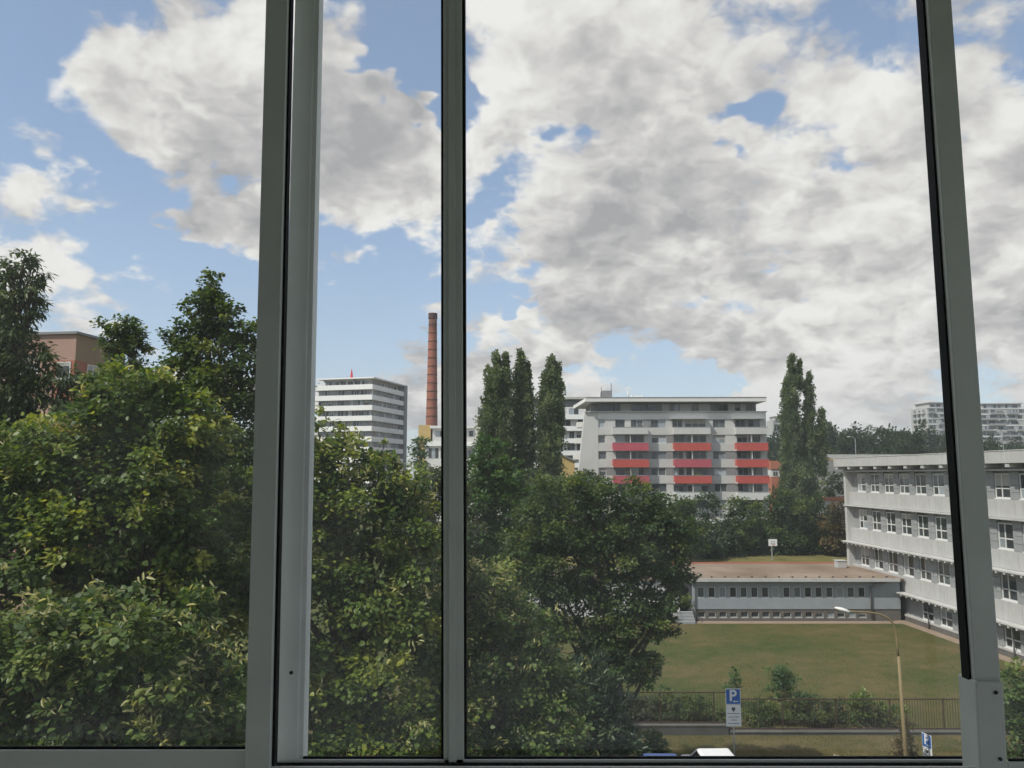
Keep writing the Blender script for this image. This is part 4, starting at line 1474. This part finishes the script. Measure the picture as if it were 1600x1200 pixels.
def tree(name, label, px, Y, lobes_px, leaf, material, seed, K=5.0, clump=.34, shape='heart', cat='tree', group=None, flat=.6, bark=None,
         trunk_r=.16, depth=1.0, bracts=0, droop=.25, upright=0.0, hollow=.55, limbs=True, base_z=None, loose=0, fill=.18):
    """lobes_px: (bearing x, y, half width, half height[, depth offset m]); the trunk stands at bearing px, Y metres away"""
    rs = np.random.default_rng(seed)
    foot = at(px, 741, Y)
    g = terrain(foot.x, Y) if base_z is None else base_z
    t = thing(name, label, cat, (foot.x, Y, g), 0, group)
    off = np.array((foot.x, Y, g))
    lobes = []
    for q in lobes_px:
        dy = q[4] if len(q) > 4 else 0.0
        c = np.array(at(q[0], q[1], Y + dy)) - off
        k = (Y + dy) / F
        lobes.append((c, (q[2] * k, (q[2] * .55 + q[3] * .45) * k * depth, q[3] * k)))
    sh, fc, ar = {'heart': (LEAF_HEART, HEX_F, .62), 'long': (LEAF_LONG, HEX_F, .30), 'quad': (LEAF_QUAD, QUAD_F, .42)}[shape]
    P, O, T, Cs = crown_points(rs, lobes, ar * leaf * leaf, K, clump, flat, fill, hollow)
    n = len(P)
    keep = P[:, 2] > .15
    P, O, T = P[keep], O[keep], T[keep]
    n = len(P)
    Dn = O + unit(rs, n) * .7
    Dn[:, 2] -= droop
    Dn[:, 2] += upright
    Nn = unit(rs, n) * .48 + np.array((0, -.05, .8)) + O * .55
    size = leaf * (.55 + .8 * rs.random(n))
    # a few big leaves of the nearest tree stand as leaves of their own
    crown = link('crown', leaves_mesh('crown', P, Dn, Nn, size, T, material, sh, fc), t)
    if n > 300:
        crown['kind'] = 'stuff'
    if loose:
        dist = np.linalg.norm(P + off - np.array((0, 0, EYE)), axis=1)
        idx = np.argsort(dist)[:loose * 3:3]
        base = leaves_mesh('leaf', np.zeros((1, 3)), np.array([[0, 1., 0]]), np.array([[0, 0, 1.]]), np.ones(1), np.array([.5]), material, sh, fc)
        base2 = leaves_mesh('leaf', np.zeros((1, 3)), np.array([[0, 1., 0]]), np.array([[0, 0, 1.]]), np.ones(1), np.array([.8]), material, sh, fc)
        for q, i in enumerate(idx):
            o = link('leaf', base if q % 3 else base2, t, Vector(P[i] + unit(rs, 1)[0] * .03))
            dv = Vector(Dn[i]).normalized()
            o.rotation_euler = dv.to_track_quat('Y', 'Z').to_euler()
            s = size[i] * 1.1
            o.scale = (s, s, s)
    if bracts:
        # pale hanging flower bracts near the tips
        allc = np.concatenate([c[1] for c in Cs])
        alls = np.concatenate([c[2] for c in Cs])
        allo = np.concatenate([c[1] - c[0] for c in Cs])
        nb_tuft = bracts // 7
        pick = rs.choice(len(allc), nb_tuft)
        gg = rs.normal(size=(nb_tuft, 3)) * .4
        gg[:, 2] = np.abs(gg[:, 2]) * .4
        oo = allo[pick] / (np.linalg.norm(allo[pick], axis=1, keepdims=True) + 1e-9)
        tc = allc[pick] + (gg + oo * .55) * alls[pick][:, None]
        BP = np.repeat(tc, 7, axis=0) + rs.normal(size=(nb_tuft * 7, 3)) * .05
        BD = rs.normal(size=(nb_tuft * 7, 3)) * .8 + np.array((0, 0, -.35))
        shp = np.array([(0, 0, 0), (.13, .3, .10), (.12, .75, .06), (0, 1.05, -.16), (-.12, .75, .06), (-.13, .3, .10)])
        bo = link('blossom', leaves_mesh('blossom', BP, BD, unit(rs, len(BP)) + np.array((0, -.3, .8)), leaf * (1.0 + .7 * rs.random(len(BP))), rs.random(len(BP)), L_BRACT, shp, HEX_F), t)
        bo['kind'] = 'stuff'
    # trunk and limbs
    bark = bark or M_BARK
    zs = sorted(lobes, key=lambda q: q[0][2])
    topc = zs[-1][0]
    H = topc[2]
    if limbs:
        tp = [np.array((0, 0, -.1)), np.array((0, 0, H * .25)), topc * np.array((.25, .25, .5)), topc * np.array((.6, .6, .75)), topc]
        MB().tube([tuple(q) for q in tp], [trunk_r * 1.25, trunk_r, trunk_r * .75, trunk_r * .5, trunk_r * .15], 10).build('trunk', bark, t, smooth=True)
        for (c, cen, csz) in Cs:
            st = np.array((0, 0, 0)) + np.array((c[0] * .15, c[1] * .15, max(.2 * H, min(.72 * H, c[2] - 1.1 * np.linalg.norm(c[:2]) - .4))))
            md = st * .5 + c * .5 + np.array((0, 0, -.06 * np.linalg.norm(c - st)))
            m = MB()
            m.tube([tuple(st), tuple(md), tuple(c)], [trunk_r * .42, trunk_r * .30, trunk_r * .16], 7)
            m_obj = m.build('limb', bark, t, smooth=True)
            tw = MB()
            sel = rs.choice(len(cen), min(len(cen), 9), replace=False)
            for s in sel:
                e = cen[s]
                s0 = md * .4 + c * .6
                mid = s0 * .5 + e * .5 + rs.normal(size=3) * .05 * np.linalg.norm(e - s0)
                tw.tube([tuple(s0), tuple(mid), tuple(e)], [trunk_r * .16, trunk_r * .10, trunk_r * .04], 5, cap=False)
            o = tw.build('twigs', bark, m_obj)
            o['kind'] = 'stuff'
    else:
        MB().tube([(0, 0, -.1), (0, 0, H * .3), tuple(topc * np.array((.6, .6, .6)))], [trunk_r * 1.2, trunk_r, trunk_r * .4], 8).build('trunk', bark, t, smooth=True)
    return t


# nearest lindens
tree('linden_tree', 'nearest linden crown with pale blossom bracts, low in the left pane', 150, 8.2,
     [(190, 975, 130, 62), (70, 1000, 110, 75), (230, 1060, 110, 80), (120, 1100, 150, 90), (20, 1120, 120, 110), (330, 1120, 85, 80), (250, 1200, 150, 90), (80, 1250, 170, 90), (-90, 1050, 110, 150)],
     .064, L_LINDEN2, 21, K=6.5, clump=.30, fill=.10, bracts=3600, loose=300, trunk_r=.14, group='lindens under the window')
tree('linden_tree', 'big yellow-green linden filling the middle of the left pane', 215, 12.5,
     [(205, 620, 75, 55), (150, 680, 90, 70), (270, 660, 65, 65), (235, 720, 110, 75), (90, 740, 90, 80), (20, 720, 80, 80, .5), (310, 720, 45, 60, .3), (180, 810, 130, 85), (60, 850, 110, 80), (290, 810, 70, 80), (230, 910, 140, 80, .8), (-60, 830, 100, 120), (120, 960, 160, 100, 1.0)],
     .078, L_LINDEN, 22, K=7.0, clump=.30, fill=.28, bracts=1500, trunk_r=.17, group='lindens under the window')
tree('linden_tree', 'linden with yellowing tips between the two left window posts, before the tower', 560, 14.0,
     [(508, 685, 34, 42), (540, 735, 62, 52), (595, 745, 45, 48), (480, 770, 70, 80), (640, 765, 30, 45), (570, 810, 95, 70), (640, 850, 55, 75), (490, 860, 90, 80), (580, 910, 95, 80), (650, 960, 60, 80), (520, 990, 95, 90), (600, 1060, 105, 90), (470, 1090, 90, 100), (640, 1140, 90, 90), (530, 1190, 120, 80), (420, 850, 70, 130), (395, 1000, 70, 110)],
     .080, L_LINDEN, 23, K=5.0, clump=.30, fill=.10, bracts=2400, trunk_r=.17, group='lindens under the window')
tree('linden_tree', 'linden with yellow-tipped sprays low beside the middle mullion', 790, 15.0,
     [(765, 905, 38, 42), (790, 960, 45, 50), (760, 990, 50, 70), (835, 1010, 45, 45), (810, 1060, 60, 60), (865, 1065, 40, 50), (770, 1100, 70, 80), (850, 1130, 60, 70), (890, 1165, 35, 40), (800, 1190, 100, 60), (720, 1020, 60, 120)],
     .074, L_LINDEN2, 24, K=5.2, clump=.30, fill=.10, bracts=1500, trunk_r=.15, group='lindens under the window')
tree('ash_tree', 'tall narrow-leaved tree at the left edge of the view', -10, 14.5,
     [(35, 415, 26, 26), (5, 450, 34, 40), (48, 450, 22, 28), (30, 490, 40, 36), (0, 540, 55, 48), (45, 565, 45, 40), (-20, 620, 80, 70), (50, 625, 50, 38), (105, 590, 30, 22), (95, 625, 32, 20), (-40, 500, 50, 80), (0, 690, 70, 50)],
     .098, L_ASH, 25, K=4.6, clump=.38, shape='long', droop=.8, trunk_r=.14, hollow=.45)
tree('maple_tree', 'tall pointed tree rising left of the near window post', 335, 20.0,
     [(326, 445, 17, 24), (320, 482, 40, 34), (347, 510, 46, 36), (296, 520, 40, 36), (330, 560, 74, 46), (380, 555, 34, 54), (285, 590, 46, 42), (362, 625, 62, 52), (310, 650, 60, 52), (385, 690, 50, 64), (330, 730, 62, 56), (385, 790, 55, 64), (330, 850, 66, 64), (395, 880, 50, 84), (430, 640, 45, 95), (425, 760, 55, 95)],
     .088, L_DARK, 26, K=5.6, clump=.36, trunk_r=.17, hollow=.5)
tree('maple_tree', 'small treetop in the gap left of the pointed tree', 195, 24.0,
     [(190, 510, 28, 24), (174, 530, 22, 20), (210, 535, 24, 24), (194, 560, 36, 28), (190, 605, 48, 42), (225, 590, 34, 34), (200, 680, 60, 60)],
     .09, L_DARK, 27, K=5.5, clump=.42, trunk_r=.12, hollow=.4)
tree('willow_tree', 'grey-green tree left of the middle mullion below the works building', 690, 34.0,
     [(672, 765, 32, 40), (700, 760, 40, 45), (655, 810, 30, 45), (690, 830, 55, 60), (690, 920, 60, 80)],
     .15, L_GREY, 28, K=4.6, clump=.36, shape='long', trunk_r=.2)
tree('fresh_green_tree', 'bright green bushy tree right of the middle mullion', 768, 46.0,
     [(763, 708, 26, 28), (745, 740, 30, 36), (782, 745, 30, 36), (760, 790, 48, 46), (800, 800, 36, 46), (740, 830, 40, 46), (785, 860, 50, 46)],
     .20, L_GREEN, 29, K=5.5, clump=.34, shape='quad', trunk_r=.22)
tree('broad_maple', 'broad dark tree in front of the apartment block and annex', 965, 31.0,
     [(850, 790, 42, 40), (915, 775, 45, 38), (985, 785, 48, 38), (1035, 800, 38, 38), (1055, 845, 32, 36), (880, 840, 60, 46), (950, 840, 60, 46), (1010, 865, 48, 42), (1060, 890, 26, 28), (860, 900, 52, 46), (925, 915, 46, 42), (990, 935, 48, 42), (1045, 930, 28, 30), (870, 965, 46, 42), (940, 985, 52, 40), (1025, 975, 30, 28), (975, 1030, 42, 38), (1015, 1040, 22, 26), (925, 1045, 46, 40), (820, 870, 40, 60)],
     .105, L_DARK, 30, K=6.4, clump=.36, trunk_r=.24, hollow=.5, fill=.24)
tree('pine_tree', 'dark pine low in front of the railing fence', 930, 25.0,
     [(925, 1075, 30, 45), (905, 1120, 40, 45), (950, 1110, 34, 45), (925, 1165, 55, 45), (965, 1150, 25, 30)],
     .16, L_PINE, 31, K=6.0, clump=.36, shape='long', upright=.5, droop=0, trunk_r=.15)

# poplars
def poplar(label, px, Y, cols, seed):
    """several upright columns, each a stack of uneven bunches"""
    lobes = []
    rs = random.Random(seed)
    for (cx, yt, yb, hw) in cols:
        hw *= 1.3
        y = yt + hw * .5
        while y < yb:
            s = (y - yt) / (hw * 5.0)
            w = hw * min(1.0, .38 + .62 * s)
            r = w * rs.uniform(.50, .74)
            lobes.append((cx + rs.uniform(-1, 1) * max(.1, (w - r)), y, r, r * rs.uniform(1.5, 2.3), rs.uniform(-.8, .8) * w * Y / F))
            y += r * rs.uniform(.55, .95)
    return tree('poplar_tree', label, px, Y, lobes, .27, L_POPLAR, seed, K=5.0, clump=.42, shape='quad', group='poplars', upright=.9, droop=0, flat=1.4, trunk_r=.35, limbs=False, hollow=.35, fill=.2)


poplar('leftmost of the three poplars, widest, with two tips', 773, 98.0, [(776, 547, 690, 14), (790, 549, 690, 9), (764, 575, 760, 14), (782, 600, 780, 18)], 41)
poplar('middle poplar of the three, slim and straight', 817, 100.0, [(814, 546, 700, 13), (824, 565, 720, 10), (818, 620, 800, 18), (806, 690, 790, 12)], 42)
poplar('right poplar of the three, standing a little apart', 861, 99.0, [(861, 552, 700, 14), (872, 566, 700, 8), (852, 580, 740, 11), (862, 620, 800, 19)], 43)
poplar('big lone poplar right of the apartment block, with three stepped tips', 1246, 127.0, [(1238, 552, 700, 9.5), (1249, 560, 610, 5), (1229, 590, 760, 9), (1263, 580, 700, 8.5), (1283, 638, 740, 8), (1243, 650, 830, 19), (1264, 690, 830, 17), (1230, 720, 830, 14)], 44)

# row of trees round the sports field
row = [(1104, 118, 'dark_tree', 'dark conical tree left of the field behind the broad tree', [(1104, 790, 18, 22), (1108, 825, 26, 30), (1100, 860, 30, 30)], L_PINE),
       (1150, 121, 'dark_tree', 'dark tree on the far field edge below the white balconies', [(1152, 795, 16, 22), (1150, 825, 28, 28), (1148, 858, 34, 28)], L_DARK),
       (1185, 125, 'dark_tree', 'rounded dark tree left of the basketball hoop', [(1180, 810, 22, 24), (1192, 835, 26, 28), (1180, 862, 30, 24)], L_DARK),
       (1222, 122, 'dark_tree', 'dark green tree at the foot of the lone poplar', [(1215, 785, 18, 26), (1228, 815, 30, 30), (1222, 850, 34, 30)], L_DARK),
       (1265, 124, 'dark_tree', 'broad green tree right of the lone poplar foot', [(1255, 800, 28, 26), (1278, 815, 28, 28), (1262, 848, 38, 30)], L_DARK),
       (1312, 120, 'browning_tree', 'browning tree beside the school corner', [(1312, 800, 18, 20), (1322, 820, 20, 24), (1302, 835, 24, 26), (1315, 858, 26, 22)], L_BROWN),
       (1301, 135, 'dark_tree', 'small bushy tree before the grey hall', [(1300, 755, 16, 18), (1306, 778, 18, 16)], L_DARK),
       (1068, 112, 'dark_tree', 'dark tree below the red balconies', [(1066, 790, 22, 20), (1070, 815, 30, 26), (1064, 850, 34, 30)], L_DARK),
       (840, 78, 'dark_tree', 'tree below the right poplar of the three', [(842, 765, 26, 28), (865, 775, 26, 28), (838, 800, 36, 36)], L_DARK),
       (905, 92, 'dark_tree', 'grey-green tree at the left corner of the apartment block', [(905, 758, 22, 20), (925, 765, 24, 22), (900, 790, 34, 30)], L_GREY),
       (658, 165, 'fresh_green_tree', 'tree in the gap between tower and works building', [(658, 700, 12, 18), (652, 715, 14, 20)], L_GREEN)]
for i, (px, Y, nm, lab, lob, m) in enumerate(row):
    tree(nm, lab, px, Y, lob, .0031 * Y if Y > 70 else .2, m, 60 + i, K=5.0, clump=.40, shape='quad', group='trees round the field', limbs=False, trunk_r=.2)

# shrubs by the fence and at the window's right edge
sh = [(1590, 21, 'garden_shrub', 'leafy green shrub at the right edge behind the last window post', [(1592, 1075, 26, 30), (1602, 1120, 34, 40), (1590, 1160, 26, 40), (1625, 1150, 40, 60)], L_LINDEN2, .09),
      (1017, 33.6, 'garden_shrub', 'low green shrub left of the white car', [(1015, 1163, 20, 16), (1008, 1176, 24, 16), (1030, 1172, 14, 14)], L_DARK, .12),
      (1062, 40.2, 'hedge_shrub', 'dark shrub behind the higher fence left of the parking sign', [(1045, 1106, 28, 22), (1078, 1108, 26, 20), (1105, 1112, 22, 18)], L_DARK, .13),
      (1010, 40.2, 'hedge_shrub', 'brownish shrub behind the fence beside the dark pine', [(1008, 1108, 28, 22), (985, 1110, 26, 22)], L_GREY, .13),
      (1190, 40.2, 'hedge_shrub', 'dark shrub behind the low fence just right of the parking sign', [(1178, 1118, 22, 20), (1200, 1122, 20, 16)], L_DARK, .13),
      (1262, 40.3, 'hedge_shrub', 'wide dark shrub behind the low fence in the middle of the lawn edge', [(1242, 1114, 28, 24), (1270, 1112, 26, 24), (1298, 1120, 24, 18)], L_DARK, .13),
      (1340, 40.2, 'hedge_shrub', 'green shrub behind the low fence left of the street lamp', [(1335, 1114, 28, 24), (1360, 1110, 26, 26), (1388, 1118, 20, 18)], L_LINDEN2, .13),
      (1222, 44.5, 'young_tree', 'thin sapling standing on the lawn behind the fence', [(1222, 1050, 16, 16), (1212, 1066, 18, 16), (1232, 1070, 20, 16)], L_GREEN, .10),
      (1146, 43.0, 'young_tree', 'thin sapling on the lawn just above the parking sign', [(1147, 1058, 9, 12), (1142, 1074, 10, 10)], L_GREEN, .10),
      (1414, 30.6, 'climbing_plant', 'reddish climber on the foot of the street lamp', [(1412, 1135, 8, 14), (1420, 1160, 11, 20), (1406, 1168, 10, 18), (1418, 1185, 14, 16)], L_BROWN, .09)]
for i, (px, Y, nm, lab, lob, m, ls) in enumerate(sh):
    sparse = nm in ('young_tree', 'climbing_plant')
    tree(nm, lab, px, Y, lob, ls, m, 90 + i, K=3.2 if sparse else 7.0, clump=.42, shape='quad' if Y > 30 else 'heart', cat='plant', group='shrubs near the fence', trunk_r=.04 if Y < 50 else .1)

# hedge plants along the back of the field and the wooded hill: each reads as one mass
def mass(name, label, cat, pts, leaf, material, seed, K=4.0):
    rs = np.random.default_rng(seed)
    lobes = [(np.array(c), r) for c, r in pts]
    P, O, T, Cs = crown_points(rs, lobes, .42 * leaf * leaf, K, .42, .8, .2, .45)
    n = len(P)
    o = link(name, leaves_mesh(name, P, O + unit(rs, n) * .7, unit(rs, n) * .6 + np.array((0, 0, .9)), leaf * (.7 + .6 * rs.random(n)), T, material, LEAF_QUAD, QUAD_F))
    return tag(o, label, cat, kind='stuff')


rg = random.Random(77)
pts = []
for i in range(260):
    x = rg.uniform(60, 250)
    y = rg.uniform(245, 385)
    q = terrain(x, y)
    h = rg.uniform(3.2, 6.0)
    # leave the road bank below the towers open
    if x > 175 + (y - 300) * .3 and y > 330:
        continue
    r = rg.uniform(3.0, 5.2)
    pts.append(((x, y, q + h * .8), (r, r, h)))
for i in range(60):
    x, y = rg.uniform(185, 300), rg.uniform(385, 408)
    q = terrain(x, y)
    h = rg.uniform(2.4, 4.2)
    pts.append(((x, y, q + h * .6), (rg.uniform(3, 5.5), 3.5, h)))
mass('hill_wood', 'dark wood covering the far hill right of the lone poplar', 'wood', pts, .85, leaf_mat('hill_wood_leaves', (.016, .032, .014), (.032, .056, .022), (.060, .085, .032)), 78, K=3.4)
pts = []
for i in range(70):
    x = rg.uniform(-10, 60)
    pts.append(((x, rg.uniform(124, 131), rg.uniform(.8, 3.0)), (rg.uniform(1.5, 3), 1.8, rg.uniform(1.5, 3.4))))
mass('field_hedge', 'dense dark hedge along the back of the sports field', 'hedge', pts, .38, L_DARK, 79, K=4.0)
pts = []
for i in range(60):
    x = rg.uniform(70, 165)
    y = 205 + rg.uniform(-6, 12)
    pts.append(((x, y, terrain(x, y) + rg.uniform(.3, 1.2)), (rg.uniform(2, 4), 2.5, rg.uniform(.8, 1.8))))
mass('bank_scrub', 'dry olive scrub on the road bank above the school roof', 'scrub', pts, .5, leaf_mat('scrub_leaves', (.045, .055, .020), (.085, .085, .032), (.14, .12, .05)), 80, K=3.0)


def build_grass():
    """blades on the lawn and verge"""
    rs = np.random.default_rng(5)
    n = 45000
    Y = np.where(rs.random(n) < .45, rs.uniform(32.8, 38.4, n), 39 + 27 * rs.random(n) ** 1.4)
    X = Y * rs.uniform(.08, .62, n)
    P = np.stack([X, Y, np.full(n, .01)], 1)
    ok = ~((np.abs(Y - 38.7) < .25))
    ok &= X < 31.0
    P = P[ok]
    n = len(P)
    D = rs.normal(size=(n, 3)) * .5
    D[:, 2] = .9
    shp = np.array([(-.12, 0, 0), (.12, 0, 0), (.05, .8, 0), (-.05, .8, 0)])
    m = leaf_mat('grass_blades', (.040, .056, .016), (.075, .078, .026), (.13, .105, .045), .25, .7)
    pat = .5 + .35 * np.sin(P[:, 0] * .35 + 1.3) * np.cos(P[:, 1] * .28) + .25 * rs.normal(size=n)
    pat += np.where(P[:, 1] < 38.6, .25, 0)
    o = link('grass', leaves_mesh('grass', P, D, unit(rs, n), (0.05 + .05 * rs.random(n)) * np.where(rs.random(n) < .04, 1.5, 1.0), np.clip(pat, 0, 1), m, shp, QUAD_F))
    tag(o, 'short dry grass growing on the lawn and verge', 'grass', kind='stuff')


build_grass()


# ------------------------------------------------------------------ the air between here and the hill
def build_haze():
    m = bpy.data.materials.new('haze_air')
    m.use_nodes = True
    t = NT(m.node_tree)
    t.n.remove(t.n['Principled BSDF'])
    v = t.node('ShaderNodeVolumePrincipled')
    v.inputs['Color'].default_value = (.80, .86, .92, 1)
    v.inputs['Density'].default_value = .00027
    v.inputs['Anisotropy'].default_value = .2
    t.l.new(v.outputs[0], t.n['Material Output'].inputs['Volume'])
    o = bx('haze', m, None, -905, 905, -305, 905, -1.6, 66.0)
    tag(o, 'thin pale summer haze over the whole place', 'haze', kind='stuff')


build_haze()
